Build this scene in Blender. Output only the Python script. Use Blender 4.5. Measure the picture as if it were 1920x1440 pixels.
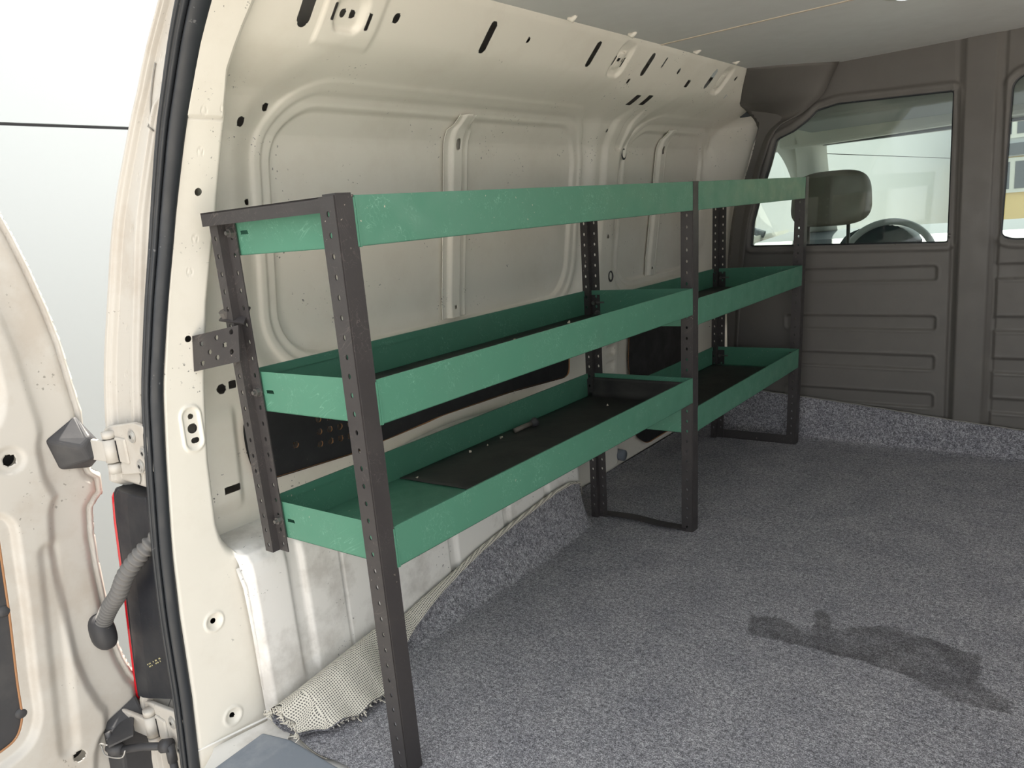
import bpy, bmesh, math, random
import numpy as np
from mathutils import Matrix, Vector
random.seed(7)
D = bpy.data
for o in list(D.objects): D.objects.remove(o, do_unlink=True)
scn = bpy.context.scene
COL = scn.collection

# ---------------------------------------------------------------- camera
CAM = np.array([0.92192, -0.74462, 0.94516])
CR = np.array([0.784523, 0.613883, -0.087579])
CU = np.array([-0.064579, 0.221349, 0.973054])
CF = np.array([-0.616727, 0.757728, -0.213298])
FPX = 1409.36
cd = D.cameras.new('camera'); cam = D.objects.new('camera', cd); COL.objects.link(cam)
cd.sensor_fit = 'HORIZONTAL'; cd.sensor_width = 36; cd.lens = 36 * FPX / 1920
cd.clip_start = .02; cd.clip_end = 200
cam.matrix_world = Matrix(((CR[0], CU[0], -CF[0], CAM[0]), (CR[1], CU[1], -CF[1], CAM[1]),
                           (CR[2], CU[2], -CF[2], CAM[2]), (0, 0, 0, 1)))
scn.camera = cam
# ---------------------------------------------------------------- light
scn.view_settings.view_transform = 'Standard'; scn.view_settings.look = 'None'
scn.view_settings.gamma = 1; scn.view_settings.use_curve_mapping = False
scn.view_settings.exposure = 1.03
w = D.worlds.new('world'); scn.world = w; w.use_nodes = True
bg = w.node_tree.nodes['Background']
bg.inputs[0].default_value = (.96, .985, 1.0, 1); bg.inputs[1].default_value = 1.0
sd = D.lights.new('sun', 'SUN'); sun = D.objects.new('sun', sd); COL.objects.link(sun)
sd.energy = 8.0; sd.angle = math.radians(1.5); sd.color = (1, .93, .82)
sun.rotation_euler = Vector((.22, -.55, -1.2)).to_track_quat('-Z', 'Y').to_euler()

# ---------------------------------------------------------------- materials
def nodemat(name, rough=.5, metal=0., spec=.5):
    m = D.materials.new(name); m.use_nodes = True
    n = m.node_tree.nodes; b = n['Principled BSDF']
    b.inputs['Roughness'].default_value = rough; b.inputs['Metallic'].default_value = metal
    b.inputs['Specular IOR Level'].default_value = spec
    return m, n, m.node_tree.links, b
def flat(name, c, rough=.5, metal=0., spec=.5):
    m, n, l, b = nodemat(name, rough, metal, spec); b.inputs['Base Color'].default_value = (*c, 1); return m
def ramp(n, l, src, stops):
    r = n.new('ShaderNodeValToRGB'); e = r.color_ramp.elements
    while len(e) < len(stops): e.new(.5)
    for i, (p, c) in enumerate(stops):
        e[i].position = p; e[i].color = (*c, 1) if len(c) == 3 else c
    l.new(src, r.inputs[0]); return r.outputs[0]
def coord(n, l, scale=(1, 1, 1), which='Object', rot=(0, 0, 0)):
    t = n.new('ShaderNodeTexCoord'); m = n.new('ShaderNodeMapping')
    m.inputs['Scale'].default_value = scale; m.inputs['Rotation'].default_value = rot
    l.new(t.outputs[which], m.inputs[0]); return m.outputs[0]
def noise(n, l, v, scale, detail=4, rough=.55, dist=0):
    t = n.new('ShaderNodeTexNoise'); t.inputs['Scale'].default_value = scale
    t.inputs['Detail'].default_value = detail; t.inputs['Roughness'].default_value = rough
    t.inputs['Distortion'].default_value = dist
    l.new(v, t.inputs['Vector']); return t.outputs['Fac']
def mix(n, l, fac, a, b):
    m = n.new('ShaderNodeMix'); m.data_type = 'RGBA'
    for s, v in ((m.inputs[0], fac), (m.inputs[6], a), (m.inputs[7], b)):
        if hasattr(v, 'links') or hasattr(v, 'is_linked'): l.new(v, s)
        elif isinstance(v, (int, float)): s.default_value = v
        else: s.default_value = (*v, 1)
    return m.outputs[2]
def bump(n, l, b, h, strength, dist):
    u = n.new('ShaderNodeBump'); u.inputs['Strength'].default_value = strength
    u.inputs['Distance'].default_value = dist; l.new(h, u.inputs['Height']); l.new(u.outputs[0], b.inputs['Normal'])
def vor(n, l, v, scale, feat='F1', rnd=1):
    t = n.new('ShaderNodeTexVoronoi'); t.feature = feat; t.inputs['Scale'].default_value = scale
    t.inputs['Randomness'].default_value = rnd
    l.new(v, t.inputs['Vector']); return t.outputs['Distance']
def mul(n, l, a, b, op='MULTIPLY'):
    m = n.new('ShaderNodeMath'); m.operation = op
    for s, v in ((m.inputs[0], a), (m.inputs[1], b)):
        if isinstance(v, (int, float)): s.default_value = v
        else: l.new(v, s)
    return m.outputs[0]
K = (0, 0, 0); W1 = (1, 1, 1)

def painted(name, base, dirt, chip, rough=.42, chips=.35, dirt_hi=.62, scratch=None, sc_amt=.0, ct=.68):
    m, n, l, b = nodemat(name, rough)
    v = coord(n, l)
    d = ramp(n, l, noise(n, l, v, 7, 6, .65), [(.48, K), (dirt_hi + .12, W1)])
    d2 = mul(n, l, d, .45)
    c = mix(n, l, d2, base, dirt)
    # chips where a coarse mask allows them
    spot = ramp(n, l, noise(n, l, v, 140, 2, .5), [(ct, K), (ct + .02, W1)])
    mask = ramp(n, l, noise(n, l, v, 9, 2), [(.56, K), (.62, W1)])
    c = mix(n, l, mul(n, l, mul(n, l, spot, mask), chips), c, chip)
    if scratch:
        for k, (rot, th) in enumerate((((.3, .5, .2), .018), ((1.2, .4, 2.0), .014), ((.8, 2.2, 1.1), .012))):
            vv = coord(n, l, (2, 2, 2), rot=rot)
            mm = n.new('ShaderNodeMapping'); mm.inputs['Scale'].default_value = (1.2, 16, 16); l.new(vv, mm.inputs[0])
            nz = noise(n, l, mm.outputs[0], 3.2 + k, 1.5, .5, .2)
            line = ramp(n, l, mul(n, l, mul(n, l, nz, .5, 'SUBTRACT'), 0, 'ADD'), [(0, K), (1, K)])
            ab = n.new('ShaderNodeMath'); ab.operation = 'ABSOLUTE'; l.new(mul(n, l, nz, .5, 'SUBTRACT'), ab.inputs[0])
            ln = ramp(n, l, ab.outputs[0], [(0, W1), (th * .8, K)])
            mk = ramp(n, l, noise(n, l, v, 11 + 4 * k, 2), [(.55, K), (.66, W1)])
            c = mix(n, l, mul(n, l, mul(n, l, ln, mk), sc_amt), c, scratch)
    l.new(c, b.inputs['Base Color'])
    r = ramp(n, l, noise(n, l, v, 20, 4), [(.3, (rough - .08,) * 3), (.7, (rough + .12,) * 3)])
    l.new(r, b.inputs['Roughness'])
    bump(n, l, b, noise(n, l, v, 260, 2), .04, .001)
    return m

M = {}
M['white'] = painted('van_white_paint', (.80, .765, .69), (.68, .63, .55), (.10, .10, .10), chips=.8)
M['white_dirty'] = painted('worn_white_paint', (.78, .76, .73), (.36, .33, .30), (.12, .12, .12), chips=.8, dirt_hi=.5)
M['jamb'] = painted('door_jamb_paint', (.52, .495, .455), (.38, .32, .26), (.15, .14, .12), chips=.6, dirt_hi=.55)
M['green'] = painted('green_enamel', (.075, .22, .15), (.085, .205, .145), (.50, .45, .36), rough=.36, chips=.9, ct=.72, scratch=(.30, .55, .42), sc_amt=.5)
M['post'] = painted('dark_steel_enamel', (.040, .036, .037), (.065, .058, .055), (.50, .44, .36), rough=.42, chips=.6, ct=.71, scratch=(.26, .22, .20), sc_amt=.3)
M['bulk'] = painted('dark_plastic_panel', (.12, .112, .104), (.145, .134, .122), (.2, .2, .19), rough=.5, chips=.15)
M['black_board'] = painted('black_hardboard', (.016, .016, .018), (.03, .03, .032), (.2, .16, .12), rough=.6, chips=.2)
M['tan'] = flat('bare_hardboard_edge', (.34, .17, .08), .8)
M['rubber'] = painted('black_rubber', (.022, .025, .03), (.06, .062, .065), (.20, .20, .20), rough=.45, chips=.5)
M['grey_rubber'] = painted('weathered_grey_rubber', (.15, .145, .14), (.20, .19, .175), (.25, .24, .22), rough=.7, chips=.2)
M['boot'] = painted('dark_grey_plastic', (.038, .038, .042), (.11, .105, .10), (.25, .25, .24), rough=.55, chips=.3)
M['sill'] = painted('scuffed_sill_plastic', (.20, .225, .265), (.36, .38, .41), (.3, .3, .3), rough=.6, chips=.3, dirt_hi=.5)
M['housing'] = painted('lamp_housing_black', (.010, .012, .018), (.02, .022, .03), (.1, .1, .1), rough=.4, chips=.3)
M['red'] = flat('red_lamp_lens', (.62, .01, .02), .15)
M['steel'] = flat('screw_steel', (.55, .54, .52), .4, .6)
M['bolt'] = flat('zinc_bolt', (.16, .15, .145), .45, .7)
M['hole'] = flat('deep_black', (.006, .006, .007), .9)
M['seam'] = flat('seam_sealer', (.25, .24, .22), .8)
M['board'] = painted('grey_roof_board', (.62, .625, .62), (.55, .55, .53), (.3, .3, .3), rough=.5, chips=0)
M['beige'] = flat('roof_joint_strip', (.60, .52, .42), .6)
M['headrest'] = painted('brown_grey_vinyl', (.17, .15, .125), (.19, .165, .14), (.1, .1, .1), rough=.5, chips=0)
M['cabtrim'] = flat('light_cab_trim', (.52, .52, .47), .7)
M['visor'] = flat('grey_headliner', (.24, .25, .25), .8)
M['dash'] = flat('dark_dashboard', (.05, .06, .07), .5)
M['chrome'] = flat('wheel_grey', (.55, .58, .58), .35)
M['text'] = flat('pale_print', (.5, .45, .25), .7)
M['ground'] = painted('concrete_ground', (.50, .47, .43), (.42, .40, .37), (.3, .3, .3), rough=.9, chips=.2)
M['outwall'] = flat('white_wall_paint', (.47, .495, .505), .45)
M['groove'] = flat('panel_gap', (.06, .06, .065), .9)
M['yellow'] = flat('ochre_render', (.62, .45, .18), .9)
M['skin'] = flat('outer_body_white', (.72, .72, .70), .25)
def glassmat():
    m = D.materials.new('window_glass'); m.use_nodes = True; n = m.node_tree.nodes; l = m.node_tree.links
    n.clear(); o = n.new('ShaderNodeOutputMaterial'); t = n.new('ShaderNodeBsdfTransparent'); g = n.new('ShaderNodeBsdfGlossy')
    t.inputs[0].default_value = (.90, .95, .93, 1); g.inputs['Roughness'].default_value = .03
    f = n.new('ShaderNodeFresnel'); f.inputs[0].default_value = 1.45
    x = n.new('ShaderNodeMixShader'); l.new(f.outputs[0], x.inputs[0]); l.new(t.outputs[0], x.inputs[1]); l.new(g.outputs[0], x.inputs[2])
    l.new(x.outputs[0], o.inputs[0]); return m
M['glass'] = glassmat()
def lampmat():
    m, n, l, b = nodemat('roof_lamp_lens', .3); b.inputs['Base Color'].default_value = (.9, .93, 1, 1)
    b.inputs['Emission Color'].default_value = (.8, .9, 1, 1); b.inputs['Emission Strength'].default_value = 1.2; return m
M['lamp'] = lampmat()
def carpetmat():
    m, n, l, b = nodemat('grey_loop_carpet', .95, spec=.15)
    v = coord(n, l)
    vo = vor(n, l, v, 330)
    nn = mul(n, l, mul(n, l, noise(n, l, v, 420, 2, .7), .45), mul(n, l, mul(n, l, noise(n, l, v, 150, 3, .8), .38), mul(n, l, noise(n, l, v, 60, 3, .8), .17), 'ADD'), 'ADD')
    c1 = ramp(n, l, nn, [(.41, (.10, .099, .110)), (.5, (.255, .253, .275)), (.59, (.56, .558, .59))])
    c2 = ramp(n, l, noise(n, l, v, 9, 5), [(.3, (.82, .82, .84)), (.7, (1.08, 1.07, 1.06))])
    mm = n.new('ShaderNodeMix'); mm.data_type = 'RGBA'; mm.blend_type = 'MULTIPLY'; mm.inputs[0].default_value = 1
    l.new(c1, mm.inputs[6]); l.new(c2, mm.inputs[7])
    at_ = n.new('ShaderNodeAttribute'); at_.attribute_name = 'stain'
    nz = noise(n, l, v, 22, 5, .6)
    s = mul(n, l, at_.outputs['Fac'], mul(n, l, mul(n, l, nz, .9), -.34, 'ADD'), 'ADD')
    sf = ramp(n, l, s, [(.52, K), (.70, W1)])
    nz2 = ramp(n, l, noise(n, l, v, 13, 4), [(.35, (.3,) * 3), (.65, (.62,) * 3)])
    c = mix(n, l, mul(n, l, sf, nz2), mm.outputs[2], (.028, .026, .026))
    # pale lint
    lint = ramp(n, l, noise(n, l, v, 95, 1), [(.80, K), (.815, W1)])
    c = mix(n, l, mul(n, l, lint, .7), c, (.6, .6, .58))
    l.new(c, b.inputs['Base Color'])
    h = mul(n, l, mul(n, l, vo, -1.), noise(n, l, v, 300, 2), 'ADD')
    bump(n, l, b, h, .5, .003)
    return m
M['carpet'] = carpetmat()
def backmat():
    m, n, l, b = nodemat('carpet_backing_mesh', .9, spec=.2)
    v = coord(n, l, (1, 1, 1), 'UV')
    sp = n.new('ShaderNodeSeparateXYZ'); l.new(v, sp.inputs[0])
    def cell(o):
        a = mul(n, l, o, 215.); f = n.new('ShaderNodeMath'); f.operation = 'FRACT'; l.new(a, f.inputs[0])
        g = mul(n, l, mul(n, l, f.outputs[0], .5, 'SUBTRACT'), 0., 'ADD'); ab = n.new('ShaderNodeMath'); ab.operation = 'ABSOLUTE'
        l.new(g, ab.inputs[0]); return ab.outputs[0]
    mx = n.new('ShaderNodeMath'); mx.operation = 'MAXIMUM'
    l.new(cell(sp.outputs[0]), mx.inputs[0]); l.new(cell(sp.outputs[1]), mx.inputs[1])
    c = ramp(n, l, mx.outputs[0], [(.22, (.13, .125, .12)), (.32, (.70, .66, .58))])
    l.new(c, b.inputs['Base Color'])
    bump(n, l, b, mx.outputs[0], .7, .003); return m
M['backing'] = backmat()
def matmat():
    m, n, l, b = nodemat('dusty_rubber_mat', .6)
    v = coord(n, l, (1, 1, 1)); 
    c = ramp(n, l, noise(n, l, v, 6, 7, .7, .8), [(.35, (.018, .018, .018)), (.62, (.045, .043, .04)), (.8, (.10, .095, .09))])
    l.new(c, b.inputs['Base Color']); bump(n, l, b, noise(n, l, v, 60, 3), .15, .002); return m
M['mat'] = matmat()

# ---------------------------------------------------------------- object helpers
def tag(o, label=None, cat=None, group=None, kind=None):
    if label: o['label'] = label
    if cat: o['category'] = cat
    if group: o['group'] = group
    if kind: o['kind'] = kind
    return o
def empty(name, loc=(0, 0, 0), **k):
    o = D.objects.new(name, None); COL.objects.link(o); o.location = loc; o.empty_display_size = .05
    return tag(o, **k)
def link(name, me, mat, parent=None, **k):
    o = D.objects.new(name, me); COL.objects.link(o)
    if mat is not None: me.materials.append(M[mat] if isinstance(mat, str) else mat)
    if parent is not None:
        o.parent = parent; o.matrix_parent_inverse = Matrix.Translation(parent.location).inverted() if parent.parent is None else Matrix()
    return tag(o, **k)
def mesh(name, vs, fs, mat, parent=None, smooth=False, uv=None, **k):
    me = D.meshes.new(name); me.from_pydata([tuple(map(float, v)) for v in vs], [], [tuple(map(int, f)) for f in fs])
    if uv is not None:
        u = me.uv_layers.new(name='UVMap'); li = np.zeros(len(me.loops), dtype=np.int32); me.loops.foreach_get('vertex_index', li)
        u.data.foreach_set('uv', np.array(uv, dtype=np.float32)[li].ravel())
    if smooth: me.polygons.foreach_set('use_smooth', [True] * len(me.polygons))
    me.update(); return link(name, me, mat, parent, **k)
def solid(o, t, off=-1):
    s = o.modifiers.new('thickness', 'SOLIDIFY'); s.thickness = t; s.offset = off; return o
def bevel(o, w, seg=2):
    s = o.modifiers.new('bevel', 'BEVEL'); s.width = w; s.segments = seg; s.limit_method = 'ANGLE'; s.angle_limit = math.radians(35); return o

def sdbox(U, V, cu, cv, hu, hv, r=0.):
    du = np.abs(U - cu) - (hu - r); dv = np.abs(V - cv) - (hv - r)
    return np.hypot(np.maximum(du, 0), np.maximum(dv, 0)) + np.minimum(np.maximum(du, dv), 0) - r
def sdcirc(U, V, cu, cv, r): return np.hypot(U - cu, V - cv) - r
def sdpoly(U, V, P):
    P = np.array(P, float); d = np.full(U.shape, 1e9); s = np.ones(U.shape)
    n = len(P); j = n - 1
    for i in range(n):
        e = P[j] - P[i]; wx = U - P[i][0]; wy = V - P[i][1]
        t = np.clip((wx * e[0] + wy * e[1]) / (e @ e), 0, 1)
        d = np.minimum(d, (wx - e[0] * t) ** 2 + (wy - e[1] * t) ** 2)
        c1 = V >= P[i][1]; c2 = V < P[j][1]; c3 = e[0] * wy > e[1] * wx
        fl = (c1 & c2 & c3) | (~c1 & ~c2 & ~c3); s = np.where(fl, -s, s); j = i
    return s * np.sqrt(d)
def sm(a, b, x):
    t = np.clip((x - a) / (b - a), 0, 1); return t * t * (3 - 2 * t)
def sheet(name, u0, u1, v0, v1, step, pos, mat, parent=None, hole=None, smooth=True, flip=False, uvfn=None, **k):
    """a pressed sheet: grid in (u, v), bent by pos, with real cut-outs where hole < 0"""
    nu = max(2, int(round((u1 - u0) / step)) + 1); nv = max(2, int(round((v1 - v0) / step)) + 1)
    U, V = np.meshgrid(np.linspace(u0, u1, nu), np.linspace(v0, v1, nv), indexing='ij')
    U = U.copy(); V = V.copy()
    if hole is not None:
        for _ in range(2):
            e = 1e-4; s = hole(U, V); gu = (hole(U + e, V) - s) / e; gv = (hole(U, V + e) - s) / e
            g = np.maximum(gu * gu + gv * gv, .2); mk = np.abs(s) < .52 * step
            if _ == 0: mk0 = mk
            U = np.where(mk0, U - s * gu / g, U); V = np.where(mk0, V - s * gv / g, V)
        U = np.clip(U, u0, u1); V = np.clip(V, v0, v1)
    X, Y, Z = pos(U, V)
    vs = np.stack([np.broadcast_to(X, U.shape), np.broadcast_to(Y, U.shape), np.broadcast_to(Z, U.shape)], -1).reshape(-1, 3)
    I = np.arange(nu * nv).reshape(nu, nv)
    q = np.stack([I[:-1, :-1], I[1:, :-1], I[1:, 1:], I[:-1, 1:]], -1).reshape(-1, 4)
    if flip: q = q[:, ::-1]
    if hole is not None:
        uc = U.reshape(-1)[q].mean(1); vc = V.reshape(-1)[q].mean(1); q = q[hole(uc, vc) > 0]
    used = np.zeros(len(vs), bool); used[q.ravel()] = True; mp = np.cumsum(used) - 1
    q = mp[q]; vs = vs[used]
    me = D.meshes.new(name); me.vertices.add(len(vs)); me.vertices.foreach_set('co', vs.astype(np.float32).ravel())
    me.loops.add(q.size); me.loops.foreach_set('vertex_index', q.ravel().astype(np.int32))
    me.polygons.add(len(q)); me.polygons.foreach_set('loop_start', np.arange(0, q.size, 4, dtype=np.int32))
    me.polygons.foreach_set('loop_total', np.full(len(q), 4, dtype=np.int32))
    me.update(calc_edges=True); me.polygons.foreach_set('use_smooth', [smooth] * len(q))
    o = link(name, me, mat, parent, **k); o['_n'] = 0; del o['_n']
    return o
class MB:
    def __init__(s): s.v = []; s.f = []
    def add(s, vs, fs):
        b = len(s.v); s.v += [tuple(v) for v in vs]; s.f += [tuple(i + b for i in f) for f in fs]; return s
    def box(s, a, b):
        x0, y0, z0 = a; x1, y1, z1 = b
        return s.add([(x0, y0, z0), (x1, y0, z0), (x1, y1, z0), (x0, y1, z0), (x0, y0, z1), (x1, y0, z1), (x1, y1, z1), (x0, y1, z1)],
                     [(0, 3, 2, 1), (4, 5, 6, 7), (0, 1, 5, 4), (1, 2, 6, 5), (2, 3, 7, 6), (3, 0, 4, 7)])
    def hexa(s, P):
        return s.add(P, [(0, 3, 2, 1), (4, 5, 6, 7), (0, 1, 5, 4), (1, 2, 6, 5), (2, 3, 7, 6), (3, 0, 4, 7)])
    def prism(s, poly, vec):
        n = len(poly); p = [Vector(a) for a in poly]; q = [a + Vector(vec) for a in p]
        return s.add([*map(tuple, p), *map(tuple, q)], [tuple(range(n))[::-1], tuple(range(n, 2 * n))] + [(i, (i + 1) % n, n + (i + 1) % n, n + i) for i in range(n)])
    def tube(s, pts, r, n=12, cap=True, sq=(1, 1)):
        pts = [Vector(p) for p in pts]; rr = r if hasattr(r, '__len__') else [r] * len(pts)
        up = None; rings = []
        for i, p in enumerate(pts):
            t = (pts[min(i + 1, len(pts) - 1)] - pts[max(i - 1, 0)]).normalized()
            if up is None:
                up = t.orthogonal().normalized()
            up = (up - t * up.dot(t)).normalized(); w_ = t.cross(up)
            rings.append([p + (up * math.cos(a) * sq[0] + w_ * math.sin(a) * sq[1]) * rr[i] for a in [2 * math.pi * j / n for j in range(n)]])
        b = [v for R in rings for v in R]; f = []
        for i in range(len(pts) - 1):
            for j in range(n): f.append((i * n + j, i * n + (j + 1) % n, (i + 1) * n + (j + 1) % n, (i + 1) * n + j))
        if cap: f += [tuple(range(n))[::-1], tuple((len(pts) - 1) * n + j for j in range(n))]
        return s.add(b, f)
    def xf(s, fn): s.v = [fn(*v) for v in s.v]; return s
    def build(s, name, mat, parent=None, smooth=False, **k): return mesh(name, s.v, s.f, mat, parent, smooth, **k)
def curve_pts(P, n):
    P = np.array(P, float); t = np.linspace(0, len(P) - 1, n); out = []
    for a in t:
        i = min(int(a), len(P) - 2); f = a - i
        p0 = P[max(i - 1, 0)]; p1 = P[i]; p2 = P[i + 1]; p3 = P[min(i + 2, len(P) - 1)]
        out.append(.5 * ((2 * p1) + (-p0 + p2) * f + (2 * p0 - 5 * p1 + 4 * p2 - p3) * f * f + (-p0 + 3 * p1 - 3 * p2 + p3) * f ** 3))
    return out

# ================================================================ SETTING
ROOF = 1.385
# --- outside
mesh('ground', [(-14, -16, -.56), (18, -16, -.56), (18, 20, -.56), (-14, 20, -.56)], [(0, 1, 2, 3)], 'ground', kind='structure')
b = MB(); b.box((-1.42, -5, -.56), (-1.22, 17, 1.276)); b.box((-1.42, -5, 1.284), (-1.22, 17, 2.6))
wl = b.build('wall_outside', 'outwall', kind='structure')
MB().box((-1.41, -5, 1.27), (-1.232, 17, 1.29)).build('panel_gap', 'groove', wl)

# --- outer skin of the van (left flank, roof, right flank)
OS = [(-.30, -.60), (0, -.60), (.3, -.592), (.48, -.578), (.62, -.568), (.71, -.563), (.83, -.522), (1.01, -.465), (1.12, -.395), (1.2, -.345), (1.29, -.265), (1.38, -.17), (1.45, -.02)]
JY = [(-.3, -.20), (0, -.19), (.3, -.177), (.5, -.168), (.8, -.137), (1.0, -.113), (1.2, -.088), (1.3, -.082), (1.45, -.075)]
def ix(tab, z): return np.interp(z, [a for a, _ in tab], [b_ for _, b_ in tab])
prof = [(x, z) for z, x in OS] + [(1.15, 1.45), (1.5, 1.2), (1.68, .7), (1.70, -.30)]
vs = []; fs = []
for x, z in prof:
    yj = float(ix(JY, z)) + .030; x = float(sum(ix(OS, z + d) for d in (-.06, -.03, 0, .03, .06)) / 5) if x < -.1 else x; xw = min(x, float(ix([(-.3, -.62), (.5, -.60), (.8, -.57), (1.1, -.50), (1.2, -.46), (1.27, -.37), (1.385, -.25), (1.45, -.02)], z))) if x < .5 else x
    vs += [(x, yj, z), (xw, yj + .08, z), (xw, 2.6 if x < .5 else 2.3, z)]
for i in range(len(prof) - 1):
    if i == len(OS) + 1: continue  # strip left out: unseen right-hand opening added to let light in
    for k in (0, 1): fs.append((3 * i + k, 3 * i + k + 1, 3 * i + k + 4, 3 * i + k + 3))
# --- inner left wall
WT = [(0, -.50), (.36, -.48), (.55, -.46), (.75, -.44), (1.15, -.375), (1.22, -.33), (1.27, -.222), (1.30, -.188), (ROOF, -.108)]
def wallx(Y, Z):
    z = Z; x = ix(WT, z)
    # soften the kink below the header
    x = .5 * x + .25 * ix(WT, z - .012) + .25 * ix(WT, z + .012)
    def niche(cy, hy, s0=0):
        s = sdbox(Y, Z, cy, .9445, hy, .2525, .11)
        d = -.020 * (1 - sm(.045, .105, s)) * sm(.62, .70, Z)      # wide soft niche around the panel
        d += .006 * sm(.050, .040, s) * sm(.022, .030, s)          # rolled bead
        d += -.012 * (1 - sm(-.004, .005, s))                      # the recessed skin
        return d
    x = x + niche(.735, .545) + niche(1.905, .305)
    # ribs along the header
    x = x + .006 * sm(1.276, 1.280, Z) * (1 - sm(.295, .312, Y)) * sm(.172, .176, Y)
    x = x - .014 * (1 - sm(-.012, .004, sdbox(Y, Z, .232, 1.325, .034, .028, .02)))
    for cy in (1.168, 1.845):
        s = sdbox(Y, Z, cy, 1.338, .034, .034, .016); x = x - .012 * (1 - sm(-.008, .006, s))
        s = sdbox(Y, Z, cy, 1.338, .018, .018, .008); x = x + .007 * (1 - sm(-.004, .003, s))
        s = np.abs(sdbox(Y, Z, cy, 1.338, .012, .020, .008)); x = x - .003 * (1 - sm(.001, .004, s))
    # middle body column between the two niches
    s = sdbox(Y, Z, 1.50, .62, .085, .62, .03); x = x + .012 * (1 - sm(-.02, .012, s))
    s = sdbox(Y, Z, 1.495, 1.19, .022, .055, .01); x = x - .010 * (1 - sm(-.006, .006, s))
    s = sdbox(Y, Z, 1.53, .98, .012, .10, .01); x = x - .006 * (1 - sm(-.006, .006, s))
    for cz in (.46, .40, .34): x = x - .012 * (1 - sm(-.008, .006, sdbox(Y, Z, 1.52, cz, .03, .018, .012)))
    # front frame bulges inward towards the cab
    x = x + np.interp(Z, [0, .4, .695, .902, 1.064, 1.145, 1.209, 1.263, 1.30], [.11, .11, .105, .105, .145, .155, .145, .06, .03]) * sm(2.225, 2.30, Y) ** 1.3
    # near end: shallow step beside the rear pillar, ledge above the wheel arch
    x = x + .010 * (1 - sm(.035, .055, Y)) * (1 - sm(.60, .64, Z)) * sm(.40, .44, Z)
    return x
def roundpoly(pts, r=.03):
    """round the corners of a polygon"""
    P = [np.array(p, float) for p in pts]; o = []
    for i, p in enumerate(P):
        a = P[i - 1] - p; c = P[(i + 1) % len(P)] - p; la = np.linalg.norm(a); lc = np.linalg.norm(c); q = min(r, la * .45, lc * .45)
        A = p + a / la * q; C_ = p + c / lc * q
        for t in np.linspace(0, 1, 6): o.append(tuple((1 - t) ** 2 * A + 2 * t * (1 - t) * p + t * t * C_))
    return o
LIN1 = roundpoly([(.066, .60), (.066, .53), (.085, .452), (.35, .438), (.62, .452), (.95, .445), (1.258, .425), (1.252, .60)])
LIN2 = roundpoly([(1.652, .56), (1.655, .40), (1.715, .085), (1.80, .035), (2.19, .035), (2.20, .56)])
def wallhole(Y, Z):
    H = [sdcirc(Y, Z, .112, 1.166, .0085), sdcirc(Y, Z, .167, 1.194, .007), sdcirc(Y, Z, .127, 1.023, .006), sdcirc(Y, Z, .028, .668, .010),
         sdbox(Y, Z, .022, .459, .018, .0075, .001), sdbox(Y, Z, .053, .672, .008, .008, .001),
         sdbox(Y, Z, .141, 1.326, .013, .030, .013), sdbox(Y, Z, .610, 1.329, .010, .027, .010), sdbox(Y, Z, 1.024, 1.337, .010, .026, .010),
         sdbox(Y, Z, 1.312, 1.339, .011, .026, .011), sdbox(Y, Z, 1.75, 1.336, .012, .026, .012),
         sdcirc(Y, Z, .340, 1.330, .0075), sdcirc(Y, Z, .745, 1.338, .005), sdcirc(Y, Z, .221, 1.325, .006), sdcirc(Y, Z, .242, 1.326, .006),
         sdbox(Y, Z, .195, 1.322, .004, .012, .001), sdbox(Y, Z, .275, 1.316, .004, .012, .001),
         sdbox(Y, Z, 1.383, 1.262, .014, .011, .001), sdbox(Y, Z, 1.452, 1.265, .014, .011, .001),
         sdbox(Y, Z, 1.265, 1.298, .006, .005, .001), sdbox(Y, Z, 1.395, 1.350, .004, .012, .001), sdcirc(Y, Z, 1.51, 1.339, .007),
         sdbox(Y, Z, 1.615, 1.315, .010, .009, .001), sdcirc(Y, Z, 1.93, 1.35, .006), sdcirc(Y, Z, 1.95, 1.30, .006),
         sdcirc(Y, Z, 1.160, 1.338, .004), sdcirc(Y, Z, 1.178, 1.338, .004), sdbox(Y, Z, 1.146, 1.336, .003, .010, .001), sdbox(Y, Z, 1.193, 1.336, .003, .010, .001),
         sdpoly(Y, Z, LIN1) + .012, sdpoly(Y, Z, LIN2) + .012, sdcirc(Y, Z, 1.47, .86, .006), sdbox(Y, Z, 1.60, .088, .008, .005, .002), sdbox(Y, Z, 1.655, .110, .004, .009, .003), sdcirc(Y, Z, 1.40, 1.19, .005)]
    return np.minimum.reduce(H)
wall = sheet('wall_left', -.06, 2.34, -.02, ROOF + .01, .003, lambda U, V: (wallx(U, V), U, V), 'white', hole=wallhole, kind='structure')
o = mesh('outer_skin', vs, fs, 'skin', wall)
MB().tube([(-.50, 1.585, .050), (-.465, 1.585, .048)], .021, 18).build('drain_plug', 'sill', wall, True)
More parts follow.
